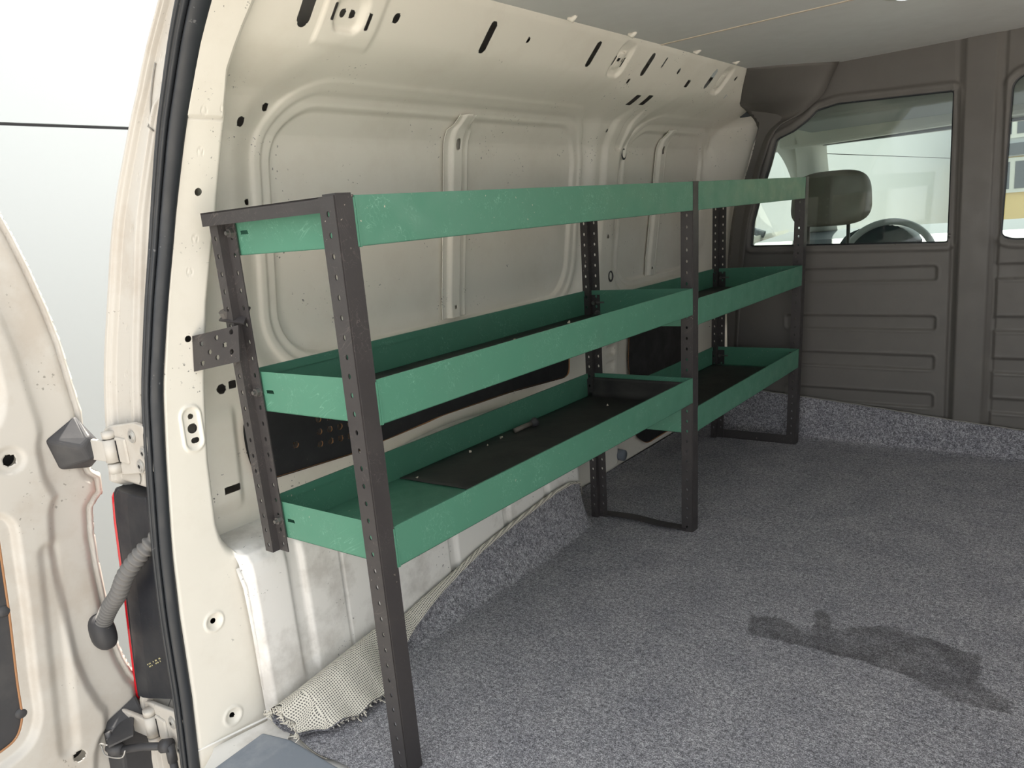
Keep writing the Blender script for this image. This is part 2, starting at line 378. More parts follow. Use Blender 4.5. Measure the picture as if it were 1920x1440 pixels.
# spot-weld rings and access plugs on the middle column
b = MB()
for cy, cz in ((1.558, 1.125), (1.504, .725)):
    x = float(wallx(np.array(cy), np.array(cz))) + .001
    ring = []
    for rr, dx in ((.016, 0), (.013, .003), (.010, 0)):
        ring.append([(x + dx, cy + rr * math.cos(a), cz + rr * math.sin(a) * 1.25) for a in np.linspace(0, 2 * math.pi, 20, endpoint=False)])
    b.add([p for R in ring for p in R], [(i * 20 + j, i * 20 + (j + 1) % 20, (i + 1) * 20 + (j + 1) % 20, (i + 1) * 20 + j) for i in (0, 1) for j in range(20)])
b.build('plug_rim', 'boot', wall, True)
def brace(yc, hw, z0, z1):
    """hat-section brace standing over a recessed skin, with necked ends"""
    def pos(U, V):
        n = 1 - .35 * sm(z1 - .030, z1 - .018, V)
        y = yc + U * hw * n
        a = np.abs(U)
        h = .011 * (1 - sm(.36, .50, a)) + .004 + .004 * sm(.88, .95, a)
        h = h * sm(-.02, .012, V - z0 + .012)
        base = .5 * ix(WT, V) + .25 * ix(WT, V - .012) + .25 * ix(WT, V + .012) - .030
        return base + h + .010 * sm(z1 - .03, z1, V) , y, V
    def hl(U, V):
        return np.minimum(sdbox(U * hw, V, 0, z1 - .062, .008, .014, .008), sdcirc(U * hw, V, 0, z0 + .026, .005))
    def P(U, V): return pos(U / 1., V)
    nu = 60
    return sheet('panel_brace', -1, 1, z0, z1, .02, lambda U, V: pos(U, V), 'white', wall)
def brace2(yc, hw, z0, z1):
    def pos(U, V):
        n = 1 - .35 * sm(z1 - .034, z1 - .020, V)
        u = U / hw; a = np.abs(u)
        h = .012 * (1 - sm(.34, .52, a)) + .005 + .004 * sm(.86, .94, a)
        base = .5 * ix(WT, V) + .25 * ix(WT, V - .012) + .25 * ix(WT, V + .012) - .032
        return base + h + .014 * sm(z1 - .03, z1, V), yc + U * n, V
    hl = lambda U, V: np.minimum(sdbox(U, V, 0, z1 - .064, .008, .013, .008), sdcirc(U, V, 0, z0 + .028, .005))
    o = sheet('panel_brace', -hw, hw, z0, z1, .003, pos, 'white', wall, hole=hl); solid(o, .002); return o
brace2(.742, .046, .700, 1.205); brace2(1.862, .042, .690, 1.205)

# --- black hardboard linings let into the wall
def lining(name, out, xo, holes, lab, cells):
    t = empty(name, (-.45, out[0][0], out[0][1]), label=lab, cat='panel')
    us = [p[0] for p in out]; zs = [p[1] for p in out]
    hs = lambda U, V: np.minimum(-(sdpoly(U, V, out) - .004), np.minimum.reduce([sdcirc(U, V, a, c, .0072) for a, c in holes]) if holes else 9.)
    f = lambda U, V: (ix(WT, V) + xo, U, V)
    o = sheet('board', min(us) - .01, max(us) + .01, min(zs) - .01, max(zs) + .01, .0035, f, 'black_board', t, hole=hs, smooth=False)
    # bare edge strip around the outline
    vs = []; fs = []; n = len(out); P = np.array(out); c = P.mean(0)
    for p in P:
        d = (p - c) / np.linalg.norm(p - c)
        for q, dx in ((p + d * .002, xo - .002), (p + d * .006, xo + .0035)):
            vs.append((float(ix(WT, q[1])) + dx, q[0], q[1]))
    fs = [(2 * i, 2 * ((i + 1) % n), 2 * ((i + 1) % n) + 1, 2 * i + 1) for i in range(n)]
    mesh('board_edge', vs, fs, 'tan', t, label='bare tan edge of the board')
    for a, c_ in holes:
        x = float(ix(WT, c_)) + xo
        vv = [(x + dx, a + r * math.cos(g), c_ + r * math.sin(g)) for dx, r in ((.0004, .0072), (-.003, .0072)) for g in np.linspace(0, 2 * math.pi, 12, endpoint=False)]
        mesh('hole_rim', vv, [(j, (j + 1) % 12, 12 + (j + 1) % 12, 12 + j) for j in range(12)], 'tan', t)
    return t
hs = []
for i in range(4):
    for j in range(3): hs.append((.250 + i * .029, .488 + j * .029 - .002 * i))
hs.append((.185, .505))
lining('perforated_lining_panel', LIN1, .006, hs,
       'black perforated hardboard panel with tan hole rims behind the near bay', None)
lining('lining_panel', LIN2, .010, [],
       'plain black lining panel low on the wall behind the far bay', None)

# --- wheel arch box (white, grooved)
ay0, ay1 = -.040, 1.150
apf = [(-.345, -.02), (-.345, .31), (-.349, .338), (-.362, .355), (-.385, .362), (-.56, .372)]
al = np.concatenate([[0], np.cumsum([math.dist(apf[i], apf[i + 1]) for i in range(len(apf) - 1)])])
def archpos(U, V):   # U along y, V along the section
    x = np.interp(V, al, [p[0] for p in apf]); z = np.interp(V, al, [p[1] for p in apf])
    hump = .050 * np.clip(np.sin(np.clip((U - .25) / .85, 0, 1) * math.pi), 0, 1)
    z = z + hump * sm(.33, .45, V)
    g = np.zeros_like(U)
    for cy, wd in ((.065, .022), (.30, .018), (.52, .018), (.74, .018), (.93, .014)):
        g = g - .010 * (1 - sm(wd * .5, wd, np.abs(U - cy)))
    g = g * (1 - sm(.34, .40, V)) * sm(.06, .10, V)
    g = g - .003 * (1 - sm(0, .0035, np.abs(U - .176))) * (1 - sm(.31, .33, V))
    # round off both ends into the wall
    e = -.11 * (1 - np.sqrt(np.clip(1 - np.clip((U - 1.09) / .06, 0, 1) ** 2, 0, 1)))
    e = e - .028 * (1 - sm(ay0 - .002, ay0 + .012, U))
    return x + (g + e) * (1 - sm(.40, .5, V)) + 0, U, z
arch = sheet('wheel_arch', ay0, ay1, 0, al[-1], .004, archpos, 'white_dirty', flip=True, kind='structure')

# --- rear pillar inner face
PT = [(-.30, -.385), (0, -.385), (.4, -.385), (.7, -.37), (1.0, -.32), (1.15, -.26), (1.25, -.20), (ROOF, -.08)]
YL = [(-.3, -.20), (0, -.175), (.12, -.165), (.29, -.157), (.44, -.144), (.59, -.128), (.72, -.112), (.86, -.09), (.99, -.065), (1.15, -.05), (1.2, -.046), (1.40, -.040)]
YR = [(-.3, -.02), (.0, -.022), (.3, -.036), (.43, -.05), (.56, -.046), (.72, -.028), (.85, -.012), (1.0, .019), (1.15, .027), (1.22, .022), (1.27, .032), (1.40, .06)]
def ptx(z): return .5 * ix(PT, z) + .25 * ix(PT, z - .03) + .25 * ix(PT, z + .03)
def pilpos(U, V):     # U in metres across, 0 .. .20
    yl = ix(YL, V) - .012; yr = ix(YR, V) + .010 * (1 - sm(.33, .40, V)); wd = yr - yl
    t = U / .20
    flatw = np.clip(t / .78, 0, 1); a = np.clip((t - .78) / .22, 0, 1) * math.pi / 2
    y = yl + wd * flatw - .020 * sm(.70, .78, t) * 0 
    y = np.where(t < .78, yl + (wd - .022) * flatw, yl + wd - .022 + .022 * np.sin(a))
    x = ptx(V) - .085 * sm(.345, .42, V) * (1 - np.cos(a)) + .012 * (1 - sm(.34, .38, V)) * sm(.9, 1., t) - .020 * (1 - np.sqrt(np.clip(1 - (1 - np.clip(t / .07, 0, 1)) ** 2, 0, 1)))
    x = x + .004 * sm(.145, .152, V) * 0
    x = x - .0035 * (1 - sm(0, .0022, np.abs(V - 1.150))) * (t < .8)
    x = x + .004 * sm(1.150, 1.152, V) * (t < .78)
    Y = y
    s = sdbox(Y, V, -.083, .625, .019, .042, .018); x = x + .003 * (1 - sm(.000, .004, s)) - .0045 * (1 - sm(-.006, -.002, s))
    for cy, cz in ((-.104, .245), (-.102, .038)):
        s = sdcirc(Y, V, cy, cz, .018); x = x + .0025 * (1 - sm(.001, .004, np.abs(s))) - .005 * (1 - sm(-.012, -.001, s))
    for cy, cz in ((-.03, 1.16), (.004, 1.165), (-.03, 1.10), (-.055, .905), (-.04, .96)):
        s = sdcirc(Y, V, cy, cz, .005); x = x - .0012 * (1 - sm(.0, .0015, np.abs(s)))
    return x, y, V
def pilhole(U, V):
    X, Y, Z = pilpos(U, V)
    H = [sdcirc(Y, V, -.032, 1.037, .0065), sdcirc(Y, V, -.070, .789, .0060), sdcirc(Y, V, -.082, .648, .0052), sdcirc(Y, V, -.082, .625, .0092),
         sdbox(Y, V, -.080, .602, .0078, .0052, .005), sdcirc(Y, V, -.104, .245, .0055), sdcirc(Y, V, -.102, .038, .0055)]
    return np.where(U < .03, 1., np.minimum.reduce(H))
pil = sheet('trim_1', 0, .20, -.03, ROOF + .02, .0028, pilpos, 'white', hole=pilhole, flip=True, kind='structure')
b = MB()   # black sheet painted as shade in the box section behind the pillar face
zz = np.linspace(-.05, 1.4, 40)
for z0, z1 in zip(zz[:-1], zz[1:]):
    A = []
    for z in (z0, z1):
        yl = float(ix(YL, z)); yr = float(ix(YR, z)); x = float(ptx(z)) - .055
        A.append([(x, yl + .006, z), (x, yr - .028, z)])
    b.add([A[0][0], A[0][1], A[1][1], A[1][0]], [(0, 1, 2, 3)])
b.build('hollow_shade', 'hole', pil)

# --- door jamb: rear-facing flange of the body, with pressed channels
def jpos(U, V):   # U 0 outer .. 1 seal
    xo = (ix(OS, V - .06) + ix(OS, V - .03) + ix(OS, V) + ix(OS, V + .03) + ix(OS, V + .06)) / 5; xi = ptx(V) + .002 - .02
    xo = np.minimum(xo, xi - .03)
    x = xo + (xi - xo) * U
    y = ix(JY, V)
    y = y + .030 * (1 - np.sqrt(np.clip(1 - (1 - np.clip(U / .10, 0, 1)) ** 2, 0, 1)))
    y = y - .006 * sm(.10, .13, U) * (1 - sm(.18, .20, U)) + .010 * sm(.21, .235, U) 
    y = y - .007 * sm(.60, .62, U) * (1 - sm(.67, .70, U)) * sm(.55, .6, V) * (1 - sm(1.17, 1.19, V)) + .010 * sm(.71, .735, U)
    for cz in np.arange(.56, 1.3, .085):
        s = np.hypot((U - .45) * np.abs(xi - xo), V - cz) - .005; y = y + .0018 * (1 - sm(0, .002, np.abs(s)))
    # shelf for the tail lamp
    y = y + .03 * (1 - sm(.505, .53, V)) * sm(.06, .10, V)
    return x, y, V
jamb = sheet('trim_2', 0, 1, -.30, 1.44, .005, lambda U, V: jpos(U, V), 'jamb', kind='structure') if False else None
def jsheet():
    nu, nv = 150, 480
    U, V = np.meshgrid(np.linspace(0, 1, nu), np.linspace(-.30, 1.44, nv), indexing='ij')
    X, Y, Z = jpos(U, V); vs = np.stack([X, Y, Z], -1).reshape(-1, 3)
    I = np.arange(nu * nv).reshape(nu, nv); q = np.stack([I[:-1, :-1], I[1:, :-1], I[1:, 1:], I[:-1, 1:]], -1).reshape(-1, 4)
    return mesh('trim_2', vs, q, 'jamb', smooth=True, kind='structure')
jamb = jsheet()
# sealer bead lines on the jamb
b = MB()
for z0 in (1.15,):
    pts = []
    for t in np.linspace(0, 1, 14):
        v = 1.235 - .10 * t; u = .30 + .42 * t - .10 * math.sin(t * 3.1)
        X, Y, Z = jpos(np.array(u), np.array(v)); pts.append((float(X), float(Y) - .002, float(Z)))
    b.tube(pts, .0014, 6)
for (ua, va, ub, vb) in ((.62, .62, .62, .53), (.45, .10, .75, -.05)):
    pts = []
    for t in np.linspace(0, 1, 14):
        u = ua + (ub - ua) * t + .05 * math.sin(t * 9); v = va + (vb - va) * t
        X, Y, Z = jpos(np.array(u), np.array(v)); pts.append((float(X), float(Y) - .001, float(Z)))
    b.tube(pts, .0012, 6)
b.build('sealer_bead', 'seam', jamb, True)

# --- floor pan and rear sill
b = MB(); b.prism([(-.50, .05, -.06), (-.378, -.02, -.06), (-.388, -.155, -.06), (-.33, -.225, -.06), (1.66, -.225, -.06), (1.66, 2.30, -.06), (-.50, 2.30, -.06)], (0, 0, .048)); fl = b.build('floor', 'white_dirty', kind='structure')
MB().prism([(-.387, -.150, -.012), (-.36, -.02, -.012), (-.30, -.03, -.012), (-.26, -.08, -.012), (-.31, -.215, -.012)], (0, 0, .010)).build('sill_edge', 'white_dirty', fl)
st = bevel(MB().prism([(-.318, -.215, -.004), (-.328, -.078, -.004), (-.26, -.060, -.004), (1.45, -.060, -.004), (1.45, -.215, -.004)], (0, 0, .013)).build('sill_plate', 'sill',
      label='scuffed blue-grey plastic sill plate along the rear edge of the floor', cat='sill plate'), .006, 3)
b = MB()   # sealed lap joint above the sill
b.tube([(-.388, -.19, .012), (-.382, -.14, .008), (-.372, -.08, .006), (-.352, -.035, .012), (-.343, -.02, .0)], .0022, 6)
b.tube([(-.372, -.034, -.01), (-.368, -.036, .15), (-.366, -.040, .29), (-.378, -.042, .33)], .0045, 8)
b.build('sealer_line', 'white_dirty', arch, True)

# --- ceiling boards
b = MB(); b.box((-.112, -.06, ROOF), (1.20, 1.318, ROOF + .006)); ce = b.build('ceiling', 'board', kind='structure')
MB().prism([(-.112, 1.324, ROOF), (1.20, 1.324, ROOF), (1.20, 2.22, ROOF - .006), (-.112, 2.22, ROOF - .006)], (0, 0, .006)).build('ceiling_board', 'board', ce)
MB().box((-.112, 1.316, ROOF - .0015), (1.20, 1.326, ROOF + .002)).build('joint_strip', 'beige', ce, label='pale joint strip between the roof boards')
for y in (.83, 1.11, 1.50, 1.80):
    MB().tube([(-.098, y, ROOF - .001), (-.088, y + .004, ROOF - .006), (-.075, y, ROOF - .001)], [.004, .007, .004], 8).build('clip', 'white', ce, True)
for x in (.45, .62, .66):
    MB().tube([(x, 2.205, ROOF - .008), (x + .03, 2.205, ROOF - .008)], .0018, 6).build('clip', 'white', ce, True)
lt = empty('ceiling_lamp', (.528, 1.385, ROOF), label='small rounded white interior lamp on the grey van roof', cat='lamp')
def dome(sx, sy, h, x, y, z, ex=3):
    vs = []; fs = []; n = 28; R = [0, .4, .7, .88, .97, 1.0]
    for r in R:
        for j in range(n):
            a = 2 * math.pi * j / n; c, s = math.cos(a), math.sin(a)
            q = (abs(c) ** ex + abs(s) ** ex) ** (-1 / ex)
            vs.append((x + sx * r * q * c, y + sy * r * q * s, z - h * (1 - r ** 4)))
    for i in range(len(R) - 1):
        for j in range(n): fs.append((i * n + j, i * n + (j + 1) % n, (i + 1) * n + (j + 1) % n, (i + 1) * n + j))
    return vs, fs
v_, f_ = dome(.085, .055, .010, .528, 1.385, ROOF - .001); mesh('lamp_base', v_, f_, 'cabtrim', lt, True)
v_, f_ = dome(.070, .042, .014, .528, 1.378, ROOF - .001); mesh('lamp_lens', v_, f_, 'lamp', lt, True)

# --- right flank interior (unseen side opening added to light the load space)
vs = [(1.20, 0, ROOF), (1.35, 0, 1.27), (1.50, 0, 1.15), (1.58, 0, .6), (1.62, 0, -.02)]
b = MB()
for i in range(4):
    p, q = vs[i], vs[i + 1]
    for ya, yb in ([(-.06, 2.24)] if i in (0, 3) else [(-.06, 1.1), (1.95, 2.24)]): b.add([(p[0], ya, p[2]), (p[0], yb, p[2]), (q[0], yb, q[2]), (q[0], ya, q[2])], [(0, 1, 2, 3)])
b.build('wall_right', 'white', kind='structure')

# --- bulkhead (pressed dark panels, two windows)
W1P = roundpoly([(-.205, .757), (-.195, .85), (-.165, .95), (-.125, 1.06), (-.098, 1.150), (-.035, 1.172), (.02, 1.205), (.05, 1.232), (.12, 1.245), (.482, 1.228), (.480, .738)], .012)
W2P = roundpoly([(.628, .752), (.640, 1.22), (.665, 1.245), (1.02, 1.235), (1.02, .735), (.66, .738)], .02)
def bulky(X, Z):
    y = np.full(X.shape, 2.20)
    for cz in (.637, .462, .320, .180):
        hz = .028
        for cx, hx in ((.19, .262), (.88, .262)):
            s = sdbox(X, Z, cx, cz, hx, hz, .014); y = y + .007 * (1 - sm(-.008, .002, s)) - .002 * (1 - sm(0, .008, np.abs(s)))
    # centre post channel between the two panels
    s = np.abs(X - .555); k_ = .35 + .65 * (1 - sm(1.1, 1.3, Z)); y = y - .014 * k_ * (1 - sm(.040, .050, s)) + .010 * k_ * (1 - sm(.004, .010, np.abs(s - .062)))
    for P in (W1P, W2P):
        s = sdpoly(X, Z, P); y = y - .006 * (1 - sm(.022, .030, s)) + .004 * (1 - sm(.004, .012, s))
    return y
bh = lambda U, V: np.minimum(sdpoly(U, V, W1P), sdpoly(U, V, W2P))
LB = [(-.1, -.33), (.69, -.292), (.9, -.263), (1.067, -.204), (1.15, -.177), (1.215, -.16), (1.27, -.197), (1.30, -.225), (1.42, -.24)]
bh2 = lambda U, V: np.minimum(bh(U, V), U - ix(LB, V))
bk = sheet('wall_front', -.36, 1.64, -.02, ROOF + .03, .0045, lambda U, V: (U, bulky(U, V), V), 'bulk', hole=bh2, kind='structure', flip=True)
for P in (W1P, W2P):
    n_ = len(P); c_ = np.mean(P, 0)
    v_ = [(x, 2.196, z) for x, z in P] + [(x, 2.232, z) for x, z in P] + [(x + (x - c_[0]) * .2, 2.232, z + (z - c_[1]) * .2) for x, z in P]
    mesh('window_frame', v_, [(i + k * n_, (i + 1) % n_ + k * n_, (i + 1) % n_ + (k + 1) * n_, i + (k + 1) * n_) for i in range(n_) for k in (0, 1)], 'bulk', bk)
mesh('rear_skin', [(-.30, 2.24, -.02), (1.64, 2.24, -.02), (1.64, 2.24, .735), (-.30, 2.24, .735), (-.25, 2.24, 1.25), (1.64, 2.24, 1.25), (1.64, 2.24, 1.46), (-.3, 2.24, 1.46)], [(0, 1, 2, 3), (4, 5, 6, 7)], 'dash', bk)
for nm, P in (('window_1', W1P), ('window_2', W2P)):
    me_o = MB().prism([(x, 2.212, z) for x, z in P], (0, .004, 0)).build(nm, 'glass', kind='structure')
    # rubber frame around the pane
    pts = [(x, 2.206, z) for x, z in P]; pts.append(pts[0])
    MB().tube(pts, .005, 6).build('window_seal', 'rubber', me_o, True)
# moulded corner cover wrapping header and bulkhead
def corner():
    secs = []
    # outline on the wall side / on the bulkhead side, top to bottom
    A = [(-.108, 1.955, 1.384), (-.155, 2.03, 1.336), (-.203, 2.12, 1.290), (-.212, 2.20, 1.272), (-.203, 2.29, 1.222), (-.215, 2.30, 1.150), (-.243, 2.30, 1.064), (-.275, 2.30, .98), (-.308, 2.30, .90), (-.338, 2.30, .70), (-.35, 2.30, .38), (-.35, 2.30, .02)]
    B = [(.13, 2.185, 1.380), (.105, 2.183, 1.335), (.08, 2.182, 1.285), (.045, 2.182, 1.255), (.0, 2.182, 1.225), (-.09, 2.182, 1.185), (-.14, 2.182, 1.08), (-.175, 2.185, .96), (-.215, 2.19, .80), (-.24, 2.192, .60), (-.26, 2.193, .38), (-.28, 2.193, .16)]
    n = 12; vs = []; a = curve_pts(A, 40); c = curve_pts(B, 40)
    for p, q in zip(a, c):
        for t in np.linspace(0, 1, n):
            m = p * (1 - t) + q * t; bul = .020 * math.sin(math.pi * t)
            vs.append((m[0] - bul * .2, m[1] - bul, m[2]))
    fs = [(i * n + j, i * n + j + 1, (i + 1) * n + j + 1, (i + 1) * n + j) for i in range(39) for j in range(n - 1)]
    o = mesh('corner_cover', vs, fs, 'bulk', bk, True); solid(o, .004, 0)
corner()

# ================================================================ SHELVING RACK
H = 1.0; PITCH = .0300; FW = .0325
SX, SY, KX = .05778, -.03917, .04134
def lean(x, y, z): return (x + SX * z, y + SY * z + KX * x, z)      # the real rack leans a little and sits slightly askew
rack = empty('shelving_rack', (0, 0, 0), label='three tier steel rack with green trays and drilled dark posts along the van wall', cat='shelving rack')
TH = .0022
def flange(mb, o, du, z0, z1, hole=True, ph=0.0, wd=FW):
    """perforated strip from origin o along du (unit) of width wd, with a slotted hole per pitch"""
    o = np.array(o, float); du = np.array(du, float); n = 12
    zs = np.arange(z0, z1 + 1e-6, PITCH)
    if z1 - zs[-1] > 1e-4: zs = np.append(zs, z1)
    nn = np.cross(du, (0, 0, 1)); 
    def P(u, z): q = o + du * u; return (q[0], q[1], z)
    for a, c in zip(zs[:-1], zs[1:]):
        full = abs((c - a) - PITCH) < 1e-4
        if not (hole and full): mb.add([P(0, a), P(wd, a), P(wd, c), P(0, c)], [(0, 1, 2, 3)]); continue
        e0, e1 = wd * .24, wd * .80; uc = (e0 + e1) / 2; zc = (a + c) / 2; n_ = 16
        mb.add([P(0, a), P(e0, a), P(e0, c), P(0, c)], [(0, 1, 2, 3)]); mb.add([P(e1, a), P(wd, a), P(wd, c), P(e1, c)], [(0, 1, 2, 3)])
        hu, hz = (e1 - e0) / 2, (c - a) / 2; k0, k1 = [(1, 0), (1, .5), (1, 1), (.5, 1), (0, 1), (-.5, 1), (-1, 1), (-1, .5), (-1, 0), (-1, -.5), (-1, -1), (-.5, -1), (0, -1), (.5, -1), (1, -1), (1, -.5)], None
        out = [(uc + hu * p, zc + hz * q) for p, q in k0]; inn = [(uc + .0030 * math.cos(2 * math.pi * j / 16), zc + .0044 * math.sin(2 * math.pi * j / 16)) for j in range(16)]
        mb.add([P(*p) for p in out] + [P(*p) for p in inn], [(j, (j + 1) % 16, 16 + (j + 1) % 16, 16 + j) for j in range(16)])
def upright(parts, z0, z1, lab=None):
    mb = MB()
    for o, du, wd, hl in parts: flange(mb, o, du, z0, z1, hl, wd=wd)
    mb.xf(lean); ob = mb.build('upright', 'post', rack, False)
    solid(ob, TH, 1); return ob
def front_post(y, z0):
    return upright([((-FW, y, 0), (1, 0, 0), FW, True), ((0, y, 0), (0, 1, 0), FW, False)], z0, H)
def rear_post(y, z0):
    return upright([((-.308, y, 0), (1, 0, 0), .025, True), ((-.308, y, 0), (0, -1, 0), .015, False), ((-.330, y - .015, 0), (1, 0, 0), .022, True)], z0, H)
y1, y2 = 1.1655, 2.0837
front_post(0, .0); front_post(y1, .0); front_post(y2, .0)
rear_post(.028, .372); rear_post(y1 + .0, .0); rear_post(y2, .0)
# other side flange of the rear posts seen from the aisle
# hexagon bolts
def bolt(p, r=.0075, parent=rack):
    b = MB(); x, y, z = p
    for rr_, ya, yb, n in ((r * 1.25, y, y - .002, 16), (r, y - .002, y - .009, 6)):
        ring = [(x + rr_ * math.cos(2 * math.pi * j / n), z + rr_ * math.sin(2 * math.pi * j / n)) for j in range(n)]
        b.prism([(a, ya, c) for a, c in ring], (0, yb - ya, 0))
    b.tube([(x, y - .008, z), (x, y - .014, z)], r * .5, 8)
    b.xf(lean); return b.build('bolt', 'bolt', parent)
LIP = .0731
def tray(ya, yb, zt, yl):
    """sheet-metal tray: floor, four walls with returned hems"""
    z0 = zt - LIP; xb, xf = -.328, .0012; t = .0013
    b = MB()
    b.box((xb, ya, z0), (xf, yb, z0 + t))
    b.box((xb, ya, z0), (xb + t, yb, zt)); b.box((xf - t, yl, z0), (xf, yb, zt))
    b.box((xb + t, yb - t, z0), (xf - t, yb, zt))
    # returned hems
    b.box((xb + t, ya, zt - .016), (xb + .004, yb, zt - .0002)); b.box((xf - .004, yl, zt - .014), (xf - t, yb, zt - .0002))
    b.box((xb, yb - .004, zt - .013), (xf, yb - t, zt - .0002))
    # folded corner tab standing at the near end of the front lip
    b.box((xf - .002, yl - .0025, z0), (xf + .0016, yl + .0005, zt - .003))
    b.box((xf - .002, yl + .0015, z0 - .001), (xf + .0012, yl + .005, zt))
    # inner corner gussets
    b.xf(lean); o = b.build('shelf_tray', 'green', rack)
    # near end panel with its slot
    ye = ya
    def hl(U, V): return sdbox(U, V, -.266, zt - .036, .0095, .0032, .003)
    def pos(U, V):
        x = U; return (x + SX * V, ye + SY * V + KX * x, V)
    s = sheet('end_panel', xb, xf - .001, z0, zt, .0030, pos, 'green', o, hole=hl, smooth=False)
    return o
YE = .0312
for zt in (H - .001, .7227, .4732): tray(YE, y1 - .0006, zt, .0330)
for zt in (H - .001, .6909, .3815): tray(y1 + .0016, y2 - .0006, zt, y1 + .0330)
for zt in (H, .7227, .4732): bolt((-.292, .0275, zt - .036))
for zt in (.6909, .3815): bolt((-.292, y1 - .001, zt - .036))
# far-end fixings seen inside the trays
for zt, y in ((.7227, y1), (.6909, y2), (.3815, y2)):
    b = MB(); b.tube([(-.30, y - .004, zt - .036), (-.30, y - .012, zt - .036)], .006, 8); b.box((-.295, y - .0045, zt - .038), (-.268, y - .004, zt - .033))
    b.xf(lean).build('fixing_bolt', 'bolt', rack)
# top rail across the near end
b = MB(); b.box((-.332, .000, H - .022), (-.002, .0025, H)); b.box((-.332, .000, H - .0025), (-.002, .028, H)); b.xf(lean).build('top_rail', 'post', rack)
b = MB(); b.box((-.028, .002, H), (.0, .03, H + .003)); b.xf(lean).build('post_cap', 'post', rack)
# foot straps
b = MB(); P = [(-.335, y1 + .006, .004), (-.25, y1 + .004, .009), (-.18, y1 + .0, .012), (-.10, y1 - .004, .008), (-.02, y1 + .004, .005)]
cp = curve_pts(P, 20); vs = []; fs = []
for i, p in enumerate(cp):
    tw = .5 * math.sin(i / 19 * 3.1) + .15; w_ = .013
    vs += [(p[0], p[1] - w_ * math.cos(tw), p[2] - w_ * math.sin(tw) * .5 + .004), (p[0], p[1] + w_ * math.cos(tw), p[2] + w_ * math.sin(tw) * .5 + .004)]
fs = [(2 * i, 2 * i + 1, 2 * i + 3, 2 * i + 2) for i in range(19)]
solid(mesh('foot_strap', [lean(*v) for v in vs], fs, 'post', rack), .003, 0)
MB().box((-.33, y2, .0), (-.002, y2 + .003, .035)).box((-.33, y2, .0), (-.002, y2 + .02, .003)).xf(lean).build('foot_rail', 'post', rack)
# perforated bracket tying the rear post to the body pillar
bt = [(-.352, -.062, .793), (-.236, -.040, .811), (-.246, -.042, .748), (-.364, -.064, .728)]
def brk(U, V):
    p = [np.array(q) for q in bt]; a = p[3] * (1 - U)[..., None] + p[2] * U[..., None]; c = p[0] * (1 - U)[..., None] + p[1] * U[..., None]
    r = a * (1 - V)[..., None] + c * V[..., None]; return r[..., 0], r[..., 1], r[..., 2]
hl = lambda U, V: np.minimum.reduce([sdbox(U, V * .55, u, v * .55, .042, .040, .040) for u, v in ((.20, .73), (.53, .80), (.85, .86), (.37, .45), (.70, .55), (.20, .18), (.53, .25), (.84, .32))])
o = sheet('bracket', 0, 1, 0, 1, .025, brk, 'post', rack, hole=hl, smooth=False, label='short perforated bracket bolted to the body pillar'); solid(o, .003, 0)
o = mesh('bracket_tab', [(-.292, -.042, .818), (-.236, -.030, .811), (-.262, .004, .835), (-.300, -.010, .838)], [(0, 1, 2, 3)], 'post', rack); solid(o, .003, 0)
MB().tube([(-.285, -.030, .822), (-.283, -.036, .834)], .009, 8).build('bracket_bolt', 'bolt', rack)

# --- rubber mats lying in the trays
def tmat(ya, yb, zt, curl, lab, x0=-.320):
    z = zt - LIP + .0035; nx, ny = 20, 50; vs = []; 
    ys = list(np.linspace(ya, yb - .03, ny)); L = []
    for y in ys: L.append((y, z))
    if curl:
        for k in range(1, 8): L.append((yb - .03 + .022 * math.sin(k / 7 * math.pi / 2), z + .022 * (1 - math.cos(k / 7 * math.pi / 2))))
        for k in range(1, 5): L.append((yb - .007, z + .022 + k / 4 * curl))
    for x in np.linspace(x0, -.006, nx):
        for (y, zz_) in L:
            vs.append(lean(x, y + (x + .15) * .03 * (y == ys[0]), zz_ + .0006 * math.sin(x * 60) * math.sin(y * 22)))
    n = len(L); fs = [(i * n + j, (i + 1) * n + j, (i + 1) * n + j + 1, i * n + j + 1) for i in range(nx - 1) for j in range(n - 1)]
    o = mesh('rubber_mat', vs, fs, 'mat', None, True, label=lab, cat='mat'); solid(o, .0015, 1); return o
tmat(YE + .33, y1 - .004, .4732, .036, 'dusty black rubber mat curled up in the bottom tray of the near bay')
tmat(YE + .02, y1 - .004, .7227, 0, 'black rubber mat lying in the middle tray of the near bay')
tmat(y1 + .02, y2 - .004, .6909, 0, 'black rubber mat in the middle tray of the far bay')
tmat(y1 + .02, y2 - .004, .3815, 0, 'black rubber mat in the bottom tray of the far bay')
